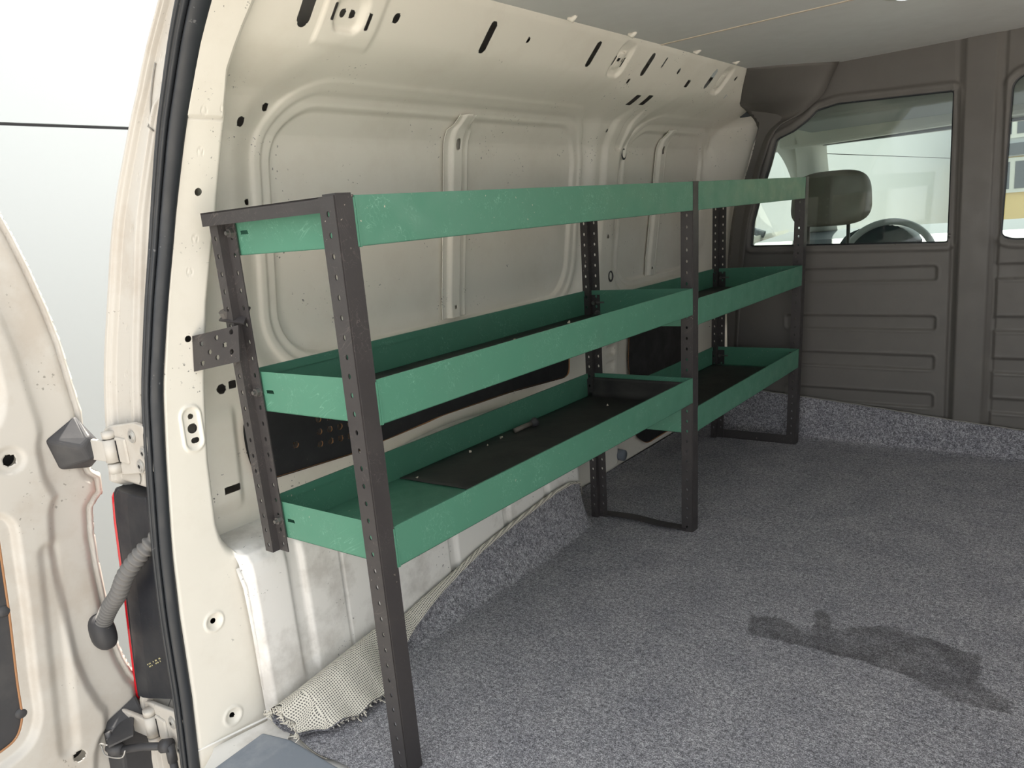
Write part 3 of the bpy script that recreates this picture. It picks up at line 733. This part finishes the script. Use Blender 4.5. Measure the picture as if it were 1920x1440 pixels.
# --- plug lying in the bottom tray
zb = .4732 - LIP + .006
wp = empty('wall_plug', (-.27, .80, zb), label='short brown wall plug lying on the black mat of the bottom tray', cat='plug')
b = MB(); b.tube([lean(-.288, .735, zb + .006), lean(-.284, .80, zb + .008)], .0065, 10); b.build('shank', 'headrest', wp, True)
b = MB(); b.tube([lean(-.284, .80, zb + .008), lean(-.283, .812, zb + .008), lean(-.282, .818, zb + .008)], [.0075, .013, .013], 10); b.build('flange', 'boot', wp, True)
for i, (x, y, zt) in enumerate(((-.28, .37, .4732), (-.285, .62, .4732), (-.29, .68, .4732), (-.29, .56, .4732), (-.10, 1.02, .4732), (-.20, 1.05, .4732), (-.24, .70, .7227), (-.27, .98, .7227), (-.20, .60, .7227))):
    z = zt - LIP + .0085; r = random.uniform(.003, .005)
    vs = [Vector(lean(x, y, z)) + Vector([random.uniform(-1, 1) * r for _ in range(3)]) for _ in range(8)]
    bm = bmesh.new()
    for v in vs: bm.verts.new(v)
    bmesh.ops.convex_hull(bm, input=bm.verts); me = D.meshes.new('paint_chip'); bm.to_mesh(me); bm.free()
    link('paint_chip', me, 'beige', label='tiny pale chip lying on the mat of the %s near tray' % ('bottom' if zt < .5 else 'middle'), cat='debris', group='pale chips in the %s near tray' % ('bottom' if zt < .5 else 'middle'))

# ================================================================ CARPET
stain_poly = [(.305, .82), (.33, .80), (.37, .825), (.43, .795), (.455, .80), (.43, .885), (.45, .90), (.49, .835), (.53, .86), (.58, .905), (.68, .885), (.765, .875), (.775, .77), (.83, .74), (.83, .70), (.74, .695), (.655, .732), (.555, .738), (.45, .735), (.34, .725)]
ED = [(-.05, -.345, .012), (-.02, -.343, .016), (.07, -.338, .034), (.22, -.336, .050), (.32, -.335, .056), (.39, -.334, .072), (.49, -.333, .088), (.6, -.333, .110), (.74, -.333, .127), (.84, -.333, .136), (.95, -.334, .146), (1.03, -.334, .145), (1.09, -.338, .125), (1.13, -.36, .07), (1.17, -.42, .02), (1.22, -.485, .004), (1.6, -.492, .003), (2.3, -.492, .003)]
XC = [(-.05, -.30), (.1, -.29), (.25, -.275), (.35, -.268), (.6, -.272), (.85, -.275), (1.0, -.282), (1.08, -.292), (1.13, -.335), (1.2, -.46), (2.3, -.47)]
FWD = [(-.05, .100), (.0, .135), (.07, .145), (.13, .135), (.18, .095), (.24, .060), (.32, .034), (.40, .024), (.5, .013), (.65, .009), (.8, .008), (1.03, .006), (1.1, 0), (2.3, 0)]
def e3(tab, y, k): return float(np.interp(y, [a[0] for a in tab], [a[k] for a in tab]))
ys = np.concatenate([np.linspace(-.048, .35, 90), np.linspace(.355, 1.25, 110), np.linspace(1.27, 2.13, 60), 2.13 + .05 * np.sin(np.linspace(.1, 1, 8) * math.pi / 2), np.full(10, 2.182)])
ups = np.concatenate([np.zeros(260), .05 * (1 - np.cos(np.linspace(.1, 1, 8) * math.pi / 2)), np.linspace(.06, 1, 10)])
NF = 130; NR = 24; NT = 22
def section(y, jag=0.):
    xe, he = e3(ED, y, 1), e3(ED, y, 2); xc = e3(XC, y, 1); fw = e3(FWD, y, 1)
    pts = [(x, 0.) for x in np.linspace(1.60, xc, NF)]
    # rise: quarter-ish curve from floor to top edge
    for k in range(1, NR + 1):
        t = k / NR; x = xc + (xe - xc) * (1 - (1 - t) ** 1.25 * .999); z = he * (t ** 1.7)
        pts.append((x, z))
    # fold-over flap
    rad = .004 + .008 * float(sm(.02, .08, fw))
    for k in range(1, NT + 1):
        t = k / NT
        x = xe + fw * t; zt_ = he + (rad * 2.2 + .026 * min(1, fw / .13)) * math.sin(math.pi * min(1, t * .92 + .04)) * 1.0
        za = zt_ * (1 - t ** 2.2) + (.016 + jag) * t ** 2.2; zb_ = he + .004 * math.sin(t * 3) - .4 * fw * t
        kk = float(sm(.018, .075, fw)); z = za * kk + zb_ * (1 - kk)
        pts.append((x, z))
    return pts
vs = []; st_ = []; uv = []
rows = []
for y, up in zip(ys, ups):
    ja = .004 * math.sin(y * 90)
    P = section(y, ja)
    row = []
    s = 0
    for i, (x, z) in enumerate(P):
        top = max(.06, .168 - .085 * x) + .0015 * math.sin(x * 9) + .0006 * math.sin(x * 70)
        zz_ = z + up * top if up > .001 else z
        yy = y
        if i < NF and y < 0: yy = y + .004 * math.sin(x * 40)
        if i >= NF + NR and y < .0: yy = y + .010 * math.sin(x * 160) * .6 - (i - NF - NR) / NT * .0
        if i > 0: s += math.dist(P[i], P[i - 1])
        vs.append((x, yy, zz_)); uv.append((s, y + up * top))
n = NF + NR + NT; R = len(ys)
fs = [(i * n + j, i * n + j + 1, (i + 1) * n + j + 1, (i + 1) * n + j) for i in range(R - 1) for j in range(n - 1)]
A = np.array(vs)
me_c = mesh('carpet', vs, fs, 'carpet', None, True, uv=uv, label='grey loop pile carpet covering the load floor, stained and curled at the rear corner', cat='carpet')
sdv = sdpoly(A[:, 0], A[:, 1], stain_poly)
val = np.clip(.5 - sdv / .05, 0, 1) 
att = me_c.data.attributes.new('stain', 'FLOAT', 'POINT'); att.data.foreach_set('value', val.astype(np.float32))
tp = G = None
top_pts = [(x, 2.180, max(.06, .168 - .085 * x) + .0015 * math.sin(x * 9) + .0006 * math.sin(x * 70)) for x in np.linspace(-.30, 1.55, 120)]
MB().tube(top_pts, .0022, 6).build('cut_edge', 'seam', me_c, True)
# woven backing: the underside sheet, seen on the folded flap
G = A.reshape(R, n, 3); 
T = np.zeros_like(G); T[:, 1:-1] = G[:, 2:] - G[:, :-2]; T[:, 0] = G[:, 1] - G[:, 0]; T[:, -1] = G[:, -1] - G[:, -2]
S_ = np.zeros_like(G); S_[1:-1] = G[2:] - G[:-2]; S_[0] = G[1] - G[0]; S_[-1] = G[-1] - G[-2]
Nn = np.cross(S_, T); Nn /= np.maximum(np.linalg.norm(Nn, axis=-1, keepdims=True), 1e-9)
sgn = np.sign(Nn[:, :1, 2:3] + 1e-9)                      # make it point up on the flat part
Nn = Nn * np.where(np.abs(sgn) > 0, sgn, 1)
lo = NF - 10
Bk = (G - Nn * .0045)[:, lo:, :][: 200]
rb, nb = Bk.shape[:2]
UVb = np.array(uv).reshape(R, n, 2)[:200, lo:, :]
fsb = [(i * nb + j, (i + 1) * nb + j, (i + 1) * nb + j + 1, i * nb + j + 1) for i in range(rb - 1) for j in range(nb - 1)]
mesh('backing', Bk.reshape(-1, 3), fsb, 'backing', me_c, True, uv=UVb.reshape(-1, 2), label='pale woven mesh backing on the curled flap')
# frayed yarn along the cut edge
b = MB()
for k in range(150):
    if k < 90:
        y = -.048; i = random.randrange(NF + NR, n); p = G[0, i]
    else:
        r_ = random.randrange(10, 60); p = G[r_, n - 1]
    q = Vector(p); L = random.uniform(.004, .012)
    b.tube([q, q + Vector((random.uniform(-1, 1) * L, -L * random.uniform(.1, .9) if k < 90 else random.uniform(-.6, .6) * L, random.uniform(-.5, .3) * L)), q + Vector((random.uniform(-1, 1) * L * 1.5, -L if k < 90 else 0, -L * .6))], .0011, 4)
b.build('frayed_yarn', 'backing', me_c, True, kind='stuff')

# ================================================================ REAR LEFT DETAILS
# --- weatherstrip
wsr = empty('weatherstrip', (-.39, -.15, 0), label='black rubber door seal running down the rear door opening', cat='door seal')
def seal_path(off_x=0., off_y=0.):
    return [(float(ptx(z)) + off_x, (float(ix(YL, z))) + off_y, z) for z in np.linspace(-.30, 1.40, 110)]
def ribbon(name, sec, mat):
    """sweep a section (across, out) down the opening"""
    vs = []; n = len(sec)
    for z in np.linspace(-.30, 1.41, 150):
        x = float(ptx(z)); y = float(ix(YL, z) + ix(YL, z - .03) + ix(YL, z + .03)) / 3; q = float(np.interp(z, [0, .1, .7, 1.0, 1.25, 1.3], [.62, .62, .66, .76, .92, .98]))
        y -= float(np.interp(z, [0, .7, 1.1, 1.3], [.005, .009, .003, -.002])); x -= .003
        xl = x; 
        for a, o_ in sec:      # a: towards outside/rear in -y, -x ; o_: proud into the opening
            vs.append((xl - .30 * a * q + o_ * .72 * q, y - .95 * a * q - o_ * .30 * q, z))
    fs = [(i * n + j, i * n + (j + 1) % n, (i + 1) * n + (j + 1) % n, (i + 1) * n + j) for i in range(149) for j in range(n)]
    return mesh(name, vs, fs, mat, wsr, True)
arc = [(.018 + .0165 * math.cos(t), .006 + .013 * math.sin(t)) for t in np.linspace(-.3, math.pi + .3, 14)]
ribbon('bulb', [(.0, .0)] + arc[::1] + [(.036, .0)], 'rubber')
ribbon('carrier_lip', [(.030, -.006), (.0375, .006), (.041, .0085), (.0445, .006), (.046, .001), (.049, .005), (.053, .004), (.055, -.006)], 'rubber')
# --- tail lamp
tl = empty('tail_lamp', (-.55, -.17, .1), label='black backed red tail lamp set in the rear body corner', cat='tail lamp')
def tlx(z): return float(np.interp(z, [.02, .10, .29, .45, .50, .512], [-.612, -.607, -.594, -.580, -.570, -.558]))
def hzone(z): return float(np.interp(z, [.0, .1, .3, .51], [-.190, -.187, -.176, -.168]))
zs = np.linspace(.055, .512, 40); secs = []
for z in zs:
    xo = tlx(z); xi = -.425; y0 = hzone(z)
    secs.append([(xo + .006, y0 + .03, z), (xo + .010, y0 + .004, z), (xo + .018, y0, z), (xo + .022, y0 + .003, z), (xo + .030, y0 - .002, z), (xo + .08, y0 - .003, z), (xi, y0 + .002 + .0, z), (xi, y0 + .05, z)])
def loft(S, name, mat, parent, smooth=True, closed=False):
    n = len(S[0]); vs = [p for s in S for p in s]; m = n if closed else n - 1
    fs = [(i * n + j, (i + 1) * n + j, (i + 1) * n + (j + 1) % n, i * n + (j + 1) % n) for i in range(len(S) - 1) for j in range(m)]
    fs += [tuple(range(n)), tuple(range((len(S) - 1) * n, len(S) * n))[::-1]]
    return mesh(name, vs, fs, mat, parent, smooth)
# lower end slants upward to the right
secs = [[(x, y, z + (x + .60) * .32 * max(0, 1 - (zs[i] - .055) / .2)) for x, y, z in s] for i, s in enumerate(secs)]
o = loft(secs, 'housing', 'housing', tl, False); bevel(o, .003, 2)
S = []
for z in zs:
    xo = tlx(z); y0 = hzone(z); e = math.sin(min(1, max(0, (z - .055) / .03)) * math.pi / 2) * math.sin(min(1, max(0, (.514 - z) / .03 + .05)) * math.pi / 2)
    S.append([(xo - .007, y0 + .005, z - .012), (xo + .0065, y0 + .001, z - .012), (xo + .0065, y0 + .09, z - .012), (xo - .013 * e, y0 + .09, z - .012), (xo - .012 * e, y0 + .03, z - .012)])
loft(S, 'lens', 'red', tl, True, True)
b = MB()
for k, dx in enumerate((0, .007, .012, .019, .026, .036, .040, .046, .052, .056)):
    for rrow in (0, 1):
        if (k * 7 + rrow * 3) % 4 == 0: continue
        x = -.515 + dx; z = .150 + dx * .55 + rrow * .006; y = hzone(z) - .0032
        b.box((x, y - .0006, z), (x + .003, y, z + .0022))
b.build('moulded_print', 'text', tl)
# scuff of the hose on the housing
# --- upper hinge
# --- open rear door
DX = -.600
door_out = [(-.255, 1.10), (-.233, 1.046), (-.218, .995), (-.204, .938), (-.189, .863), (-.179, .797), (-.174, .725), (-.169, .661), (-.171, .626), (-.180, .60), (-.180, .568), (-.174, .545), (-.160, .530), (-.162, .491),
            (-.174, .482), (-.186, .468), (-.193, .42), (-.196, .36), (-.197, .295), (-.197, .201), (-.190, .150), (-.180, .11), (-.168, .084), (-.170, .04), (-.183, -.015), (-.205, -.035), (-.24, -.20), (-1.10, -.24), (-1.10, 1.38), (-.50, 1.38), (-.36, 1.27), (-.30, 1.19)]
WIN = roundpoly([(-.335, .68), (-.318, .72), (-.318, .80), (-.34, .93), (-.40, 1.10), (-.50, 1.25), (-1.02, 1.27), (-1.02, .66), (-.40, .655)], .02)
PAN = roundpoly([(-.352, .50), (-.366, .33), (-.380, .20), (-.385, .13), (-.402, .096), (-.45, .085), (-1.0, .085), (-1.0, .50)], .02)
def doorx(Y, Z):
    s = sdpoly(Y, Z, door_out)
    x = np.full(Y.shape, DX)
    x = x - .018 * sm(-.030, -.004, s) + .012 * (1 - sm(.0015, .006, np.abs(s + .008)))       # folded hem flange
    x = x + .016 * sm(-.075, -.095, s)                                                           # raised inner frame
    w_ = sdpoly(Y, Z, PAN); x = x - .014 * (1 - sm(.018, .030, w_)) + .0
    w2 = sdpoly(Y, Z, WIN); x = x - .010 * (1 - sm(.012, .026, w2))
    g = sdbox(Y, Z, -.300 + (Z - .3) * .06 * 0, .30, .018, .17, .018); x = x - .007 * (1 - sm(-.012, .006, sdbox(Y - .11 * (Z - .3), Z, -.300, .23, .018, .21, .018)))
    r_ = sdcirc(Y, Z, -.313, .608, .024); x = x - .004 * (1 - sm(-.006, .004, r_))
    # hose rub mark
    for k in range(7): x = x - .0012 * (1 - sm(.0, .003, np.hypot((Y + .226 - .0015 * k) / 2.2, Z - .405 + k * .010)))
    return x
dh = lambda U, V: np.minimum(np.minimum(-sdpoly(U, V, door_out), sdpoly(U, V, WIN)), np.minimum(np.minimum(sdpoly(U, V, PAN), sdcirc(U, V, -.313, .608, .0105)), sdcirc(U, V, -.316, .009, .011)))
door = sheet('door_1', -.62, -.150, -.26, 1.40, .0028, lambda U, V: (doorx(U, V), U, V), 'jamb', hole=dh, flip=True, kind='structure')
solid(door, .0015, -1)
b = MB(); ring = [(DX - .030, y, z) for y, z in door_out if y > -1.0]
mesh('outer_panel', [(DX - .032, y - .003, z) for y, z in door_out], [tuple(range(len(door_out)))], 'skin', door)
MB().prism([(DX - .012, y, z) for y, z in WIN], (.004, 0, 0)).build('pane', 'glass', door)
o = mesh('cover_panel', [(DX - .016 + .016, y, z) for y, z in PAN], [tuple(range(len(PAN)))[::-1]], 'boot', door, label='dark grey cover board in the door')
PE = PAN + [PAN[0]]
MB().tube([(DX + .002, y, z) for y, z in PE], .0022, 6).build('board_edge', 'tan', door, True, label='bare tan edge of the door board')
for y, z in ((-.372, .34), (-.385, .14)):
    v_, f_ = dome(.011, .011, .005, 0, 0, 0, 2); mesh('rivet', [(DX + .0005 - c, y + a, z + d) for a, d, c in v_], f_, 'boot', door, True)
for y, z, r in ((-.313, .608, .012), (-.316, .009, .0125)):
    MB().tube([(DX - .012, y, z), (DX - .029, y, z)], r + .004, 16).build('hole_shade_cup', 'hole', door, True)  # black cups added behind the holes to paint the shade inside
# hinge boot on the door
b = MB()
base = [(-.250, .625), (-.187, .660), (-.168, .592), (-.178, .548), (-.236, .562)]
b.add([(DX + .0, y, z) for y, z in base] + [(DX + .046, y, z) for y, z in ((-.205, .603), (-.192, .620), (-.174, .612), (-.174, .578), (-.196, .574))],
      [(0, 1, 6, 5), (1, 2, 7, 6), (2, 3, 8, 7), (3, 4, 9, 8), (4, 0, 5, 9), (5, 6, 7, 8, 9), (4, 3, 2, 1, 0)])
hb = b.build('hinge_boot', 'boot', door); bevel(hb, .006, 3)
def hinge(zc, sx=0.):
    y = float(ix(JY, zc)) - .006
    b = MB(); out = [(-.520, -.052), (-.495, -.050), (-.385, -.030), (-.385, .055), (-.425, .058), (-.520, .042), (-.545, .035), (-.547, .020), (-.502, .020), (-.502, -.028), (-.535, -.030), (-.540, -.045)]
    b.prism([(x + sx, y, zc + z) for x, z in out], (0, .010, 0)); t = bevel(b.build('hinge', 'jamb', door), .003, 3)
    b = MB(); b.box((-.502 + sx, y - .004, zc - .024), (-.462 + sx, y + .002, zc + .024)); bevel(b.build('web', 'jamb', t), .003, 2)
    b = MB(); b.tube([(-.515 + sx, y - .006, zc - .024), (-.515 + sx, y - .006, zc + .019)], .013, 20); b.build('knuckle', 'jamb', t, True)
    b = MB(); b.tube([(-.515 + sx, y - .006, zc - .046), (-.515 + sx, y - .006, zc - .028)], .012, 20); b.build('knuckle', 'jamb', t, True)
    b = MB(); b.tube([(-.515 + sx, y - .006, zc + .022), (-.515 + sx, y - .006, zc + .034)], .012, 20)
    b.build('knuckle', 'jamb', t, True)
    b = MB(); b.prism([(-.51 + sx, y - .018, zc - .022), (-.60, y - .030, zc - .022), (-.60, y - .022, zc - .022), (-.51 + sx, y - .008, zc - .022)], (0, 0, .041)); bevel(b.build('door_leaf', 'jamb', t), .003, 2)
    b = MB(); b.box((-.4975 + sx, y - .0048, zc - .022), (-.494 + sx, y - .0040, zc + .018)); b.build('shadow_gap', 'hole', t)
    for dx, dz in ((-.432, .032), (-.420, -.022), (-.398, .005)):
        b = MB(); x = dx + sx; n = 24
        b.prism([(x + .012 * math.cos(a), y - .0005, zc + dz + .012 * math.sin(a)) for a in np.linspace(0, 2 * math.pi, n, endpoint=False)], (0, -.0022, 0))
        b.prism([(x + .0085 * math.cos(a), y - .0025, zc + dz + .0085 * math.sin(a)) for a in np.linspace(0, 2 * math.pi, n, endpoint=False)], (0, -.002, 0))
        s = b.build('screw', 'steel', t)
        b = MB(); pts = []
        for j in range(12):
            a = 2 * math.pi * j / 12; r = .0042 if j % 2 == 0 else .0025; pts.append((x + r * math.cos(a), y - .0046, zc + dz + r * math.sin(a)))
        b.prism(pts, (0, -.0004, 0)); b.build('screw_recess', 'hole', t)
    return t
hinge(.595)
hinge(.030, -.005)

# --- corrugated cable conduit
cc = empty('cable_conduit', (-.60, -.23, .22), label='grey corrugated rubber cable conduit bridging from the body to the open door', cat='conduit')
pth = curve_pts([(-.415, -.135, .450), (-.432, -.180, .418), (-.470, -.206, .372), (-.512, -.212, .322), (-.548, -.218, .288), (-.575, -.224, .255), (-.588, -.228, .225)], 330)
rad = [.0145 + .0023 * math.sin(i / 330 * 2 * math.pi * 30) for i in range(330)]
MB().tube(pth, rad, 20).build('hose', 'grey_rubber', cc, True)
b = MB(); n = 24; vs = []
for k, (s_, dx) in enumerate(((1.0, 0), (1.0, .010), (.93, .020), (.72, .030), (.3, .034))):
    for j in range(n):
        a = 2 * math.pi * j / n; c_, q_ = math.cos(a), math.sin(a); vs.append((DX + .002 + dx, -.226 + .022 * s_ * math.copysign(abs(c_) ** .8, c_) - .003 * q_, .226 + .038 * s_ * math.copysign(abs(q_) ** .8, q_)))
b.add(vs, [(i * n + j, i * n + (j + 1) % n, (i + 1) * n + (j + 1) % n, (i + 1) * n + j) for i in range(4) for j in range(n)] + [tuple(range(4 * n, 5 * n))])
b.build('grommet', 'boot', cc, True)
# --- door check at the bottom
dc = empty('door_check', (-.60, -.23, 0), label='dark metal door check arm with ball joint at the foot of the rear door', cat='door check')
b = MB(); b.add([(DX + .004, -.262, .035), (DX + .004, -.19, .062), (DX + .004, -.176, .0), (DX + .004, -.19, -.20), (DX + .004, -.27, -.20), (DX + .04, -.245, .02), (DX + .04, -.196, .040), (DX + .04, -.186, .0), (DX + .03, -.198, -.20), (DX + .03, -.262, -.20)],
      [(5, 6, 7, 8, 9), (0, 1, 6, 5), (1, 2, 7, 6), (2, 3, 8, 7), (4, 0, 5, 9), (3, 4, 9, 8)]); bevel(b.build('cover', 'boot', dc), .005, 2)
b = MB(); b.tube([(-.555, -.262, -.004), (-.50, -.232, .008), (-.445, -.212, .018)], .0075, 12); b.build('arm', 'boot', dc, True)
b = MB(); b.tube([(-.57, -.268, .004), (-.555, -.262, .0), (-.54, -.255, .0)], [.010, .014, .010], 12); b.tube([(-.575, -.262, .030), (-.565, -.262, .002)], .006, 10); b.build('ball_joint', 'boot', dc, True)
b = MB(); b.tube([(-.452, -.216, .018), (-.435, -.208, .022)], .013, 12); b.tube([(-.437, -.209, .022), (-.434, -.210, -.012)], .009, 12); b.tube([(-.434, -.210, -.012), (-.433, -.210, -.05)], .0075, 10); b.build('end_joint', 'boot', dc, True)
b = MB(); cpts = curve_pts([(-.55, -.276, .020), (-.575, -.280, .015), (-.59, -.274, .0), (-.57, -.276, -.012), (-.53, -.264, -.008), (-.52, -.258, .008)], 24); b.tube(cpts, .0014, 6); b.build('wire_clip', 'steel', dc, True)
b = MB(); b.prism([(-.60, -.262, .018), (-.545, -.276, .016), (-.515, -.240, .030), (-.56, -.215, .040)], (0, 0, .004)); b.build('check_plate', 'boot', dc)

# ================================================================ CAB
# shell
b = MB()
b.add([(-.60, 2.25, 1.46), (1.68, 2.25, 1.46), (1.60, 3.05, 1.34), (-.30, 3.05, 1.34)], [(0, 1, 2, 3)])
b.add([(-.60, 2.25, -.3), (-.62, 3.9, -.3), (-.62, 3.9, .74), (-.60, 2.25, .74)], [(0, 1, 2, 3)])
b.add([(1.70, 2.25, -.3), (1.70, 3.9, -.3), (1.70, 3.9, .74), (1.68, 2.25, 1.4)], [(0, 1, 2, 3)])
b.add([(-.62, 2.25, -.2), (1.70, 2.25, -.2), (1.70, 3.9, -.2), (-.62, 3.9, -.2)], [(0, 1, 2, 3)])
b.build('trim_3', 'cabtrim', kind='structure')
# headliner with overhead shelf and windscreen header
b = MB(); b.prism([(-.30, 2.75, 1.245), (-.20, 2.95, 1.205), (1.4, 2.95, 1.205), (1.4, 2.75, 1.245), (1.4, 2.75, 1.40), (-.30, 2.75, 1.40)][:4], (0, 0, .16))
hl_ = bevel(b.build('trim_4', 'visor', kind='structure'), .02, 3)
b = MB(); b.prism([(-.36, 2.98, 1.150), (-.20, 3.16, 1.160), (1.4, 3.16, 1.160), (1.5, 2.98, 1.20)], (0, 0, .16)); bevel(b.build('header_rail', 'cabtrim', hl_), .015, 3)
MB().box((-.19, 3.10, 1.156), (1.4, 3.15, 1.166)).build('header_lip', 'dash', hl_)
# windscreen pillar: broad trim between side glass and windscreen
P1 = curve_pts([(-.285, 2.98, 1.20), (-.335, 3.18, 1.11), (-.40, 3.42, .95), (-.44, 3.62, .74)], 20)
P2 = curve_pts([(-.200, 3.14, 1.185), (-.232, 3.28, 1.10), (-.262, 3.46, .95), (-.28, 3.66, .74)], 20)
vs = []
for p, q in zip(P1, P2):
    m = (p + q) / 2 + np.array([.012, -.03, 0]); vs += [tuple(p), tuple(m), tuple(q)]
fs = [(3 * i + j, 3 * i + j + 1, 3 * i + j + 4, 3 * i + j + 3) for i in range(19) for j in (0, 1)]
ap = solid(mesh('pillar_trim', vs, fs, 'cabtrim', hl_, True), .03, -1)
# upper corner of the side window frame
P3 = curve_pts([(-.52, 2.26, 1.26), (-.50, 2.7, 1.24), (-.44, 3.0, 1.20), (-.40, 3.14, 1.14), (-.42, 3.40, .98), (-.46, 3.64, .74)], 26)
P4 = curve_pts([(-.40, 2.26, 1.40), (-.36, 2.7, 1.36), (-.29, 2.95, 1.25), (-.31, 3.12, 1.15), (-.385, 3.42, .96), (-.44, 3.64, .74)], 26)
vs = []
for p, q in zip(P3, P4): vs += [tuple(p), tuple(q)]
solid(mesh('cant_rail', vs, [(2 * i, 2 * i + 1, 2 * i + 3, 2 * i + 2) for i in range(25)], 'cabtrim', hl_, True), .01, -1)
# side glass and windscreen
mesh('window_3', [(-.60, 2.26, .72), (-.60, 3.64, .72), (-.46, 3.64, .74), (-.42, 3.40, .98), (-.40, 3.14, 1.14), (-.50, 2.7, 1.24), (-.52, 2.26, 1.26)], [tuple(range(7))], 'glass', kind='structure')
mesh('window_4', [(-.20, 3.16, 1.19), (-.28, 3.68, .72), (1.30, 3.68, .72), (1.25, 3.16, 1.19)], [(0, 1, 2, 3)], 'glass', kind='structure')
# dashboard
b = MB(); b.prism([(-.56, 3.05, .2), (-.56, 3.05, .66), (-.56, 3.15, .715), (-.56, 3.70, .735), (-.56, 3.70, .2)], (2.2, 0, 0))
db = bevel(b.build('dashboard', 'dash', label='dark dashboard below the windscreen seen through the bulkhead window', cat='dashboard'), .02, 3)
b = MB(); cp = curve_pts([(-.08, 3.0, .70), (-.04, 3.0, .745), (.06, 3.0, .775), (.17, 3.0, .765), (.24, 3.0, .70)], 20); vs = []
for p in cp: vs += [(p[0], 2.98, p[2]), (p[0], 3.2, p[2] - .01), (p[0], 2.98, .66)]
b.add(vs, [(3 * i, 3 * i + 1, 3 * i + 4, 3 * i + 3) for i in range(19)] + [(3 * i + 2, 3 * i, 3 * i + 3, 3 * i + 5) for i in range(19)]); b.build('instrument_hood', 'dash', db, True)
# steering wheel
sw = empty('steering_wheel', (.10, 2.86, .62), label='grey steering wheel rim seen above the window sill beyond the headrest', cat='steering wheel')
ct = Vector((.150, 2.84, .62)); ax1 = Vector((1, 0, 0)); ax2 = Vector((0, .38, .92)).normalized()
MB().tube([ct + ax1 * .185 * math.cos(a) + ax2 * .185 * math.sin(a) for a in np.linspace(0, 2 * math.pi, 60)], .0145, 12, cap=False).build('rim', 'chrome', sw, True)
MB().tube([ct + ax1 * -.17, ct + Vector((0, .04, 0)), ct + ax1 * .17], .014, 8).tube([ct + Vector((0, .04, 0)), ct - ax2 * .17], .014, 8).build('spoke', 'dash', sw, True)
MB().tube([ct + Vector((0, .0, 0)), ct + Vector((0, .06, -.02))], .055, 20).build('hub', 'dash', sw, True)
# seat
seat = empty('cab_seat', (.03, 2.5, 0), label='brown grey driver seat with rounded headrest behind the bulkhead window', cat='seat')
def pillow(cx, cy, cz, hx, hy, hz, ex=3.2, taper=0, tilt=0):
    vs = []; fs = []; nu, nv = 36, 22
    for i in range(nv + 1):
        ph = -math.pi / 2 + math.pi * i / nv
        for j in range(nu):
            th = 2 * math.pi * j / nu
            c = lambda t: math.copysign(abs(math.cos(t)) ** (2 / ex), math.cos(t)); s = lambda t: math.copysign(abs(math.sin(t)) ** (2 / ex), math.sin(t))
            x = c(ph) * c(th); y = c(ph) * s(th); z = s(ph)
            vs.append((cx + hx * x * (1 + taper * z), cy + hy * y + tilt * z * hz, cz + hz * z))
    for i in range(nv):
        for j in range(nu): fs.append((i * nu + j, i * nu + (j + 1) % nu, (i + 1) * nu + (j + 1) % nu, (i + 1) * nu + j))
    return vs, fs
v_, f_ = pillow(.015, 2.5, .914, .150, .062, .108, 3.4, -.06, .15); mesh('headrest', v_, f_, 'headrest', seat, True)
MB().tube([(-.07, 2.49, .83), (-.07, 2.48, .60)], .007, 10).build('headrest_post', 'bolt', seat, True)
MB().tube([(.085, 2.49, .83), (.085, 2.48, .60)], .007, 10).build('headrest_post', 'bolt', seat, True)
v_, f_ = pillow(.015, 2.47, .36, .25, .085, .33, 3.4, -.08, .1); mesh('backrest', v_, f_, 'headrest', seat, True)
v_, f_ = pillow(.015, 2.75, .06, .25, .24, .10, 3.4); mesh('cushion', v_, f_, 'headrest', seat, True)
# wing mirror
mr = empty('wing_mirror', (-.70, 3.35, .78), label='white wing mirror outside the cab side window', cat='mirror')
v_, f_ = pillow(-.74, 3.42, .82, .10, .05, .075, 3); mesh('mirror_housing', v_, f_, 'skin', mr, True)
MB().tube([(-.60, 3.45, .74), (-.70, 3.43, .78)], .02, 10).build('mirror_arm', 'dash', mr, True)
MB().box((-.81, 3.366, .77), (-.68, 3.370, .87)).build('mirror_glass', 'steel', mr)
# building beyond the windscreen
bd = empty('building', (3.5, 15, -.56), label='ochre building with white framed windows beyond the cab, seen through the right bulkhead window', cat='building')
MB().box((-1.1, 14, -.56), (9, 17, 1.22)).build('wall', 'yellow', bd)
MB().box((-1.1, 13.9, 1.24), (9, 17, 1.42)).build('string_course', 'dash', bd)
MB().box((-1.1, 14, 1.22), (9, 17, 7)).build('upper_wall', 'outwall', bd)
for x in (-.75, .12, 1.0, 1.9, 2.8, 3.8):
    for z0, z1 in ((.66, 1.20), (1.50, 2.3)):
        f_o = MB().box((x, 13.95, z0), (x + .66, 14, z1)).build('window', 'cabtrim', bd)
        MB().box((x + .07, 13.94, z0 + .06), (x + .29, 13.95, z1 - .06)).box((x + .36, 13.94, z0 + .06), (x + .59, 13.95, z1 - .06)).build('window_pane', 'dash', f_o)
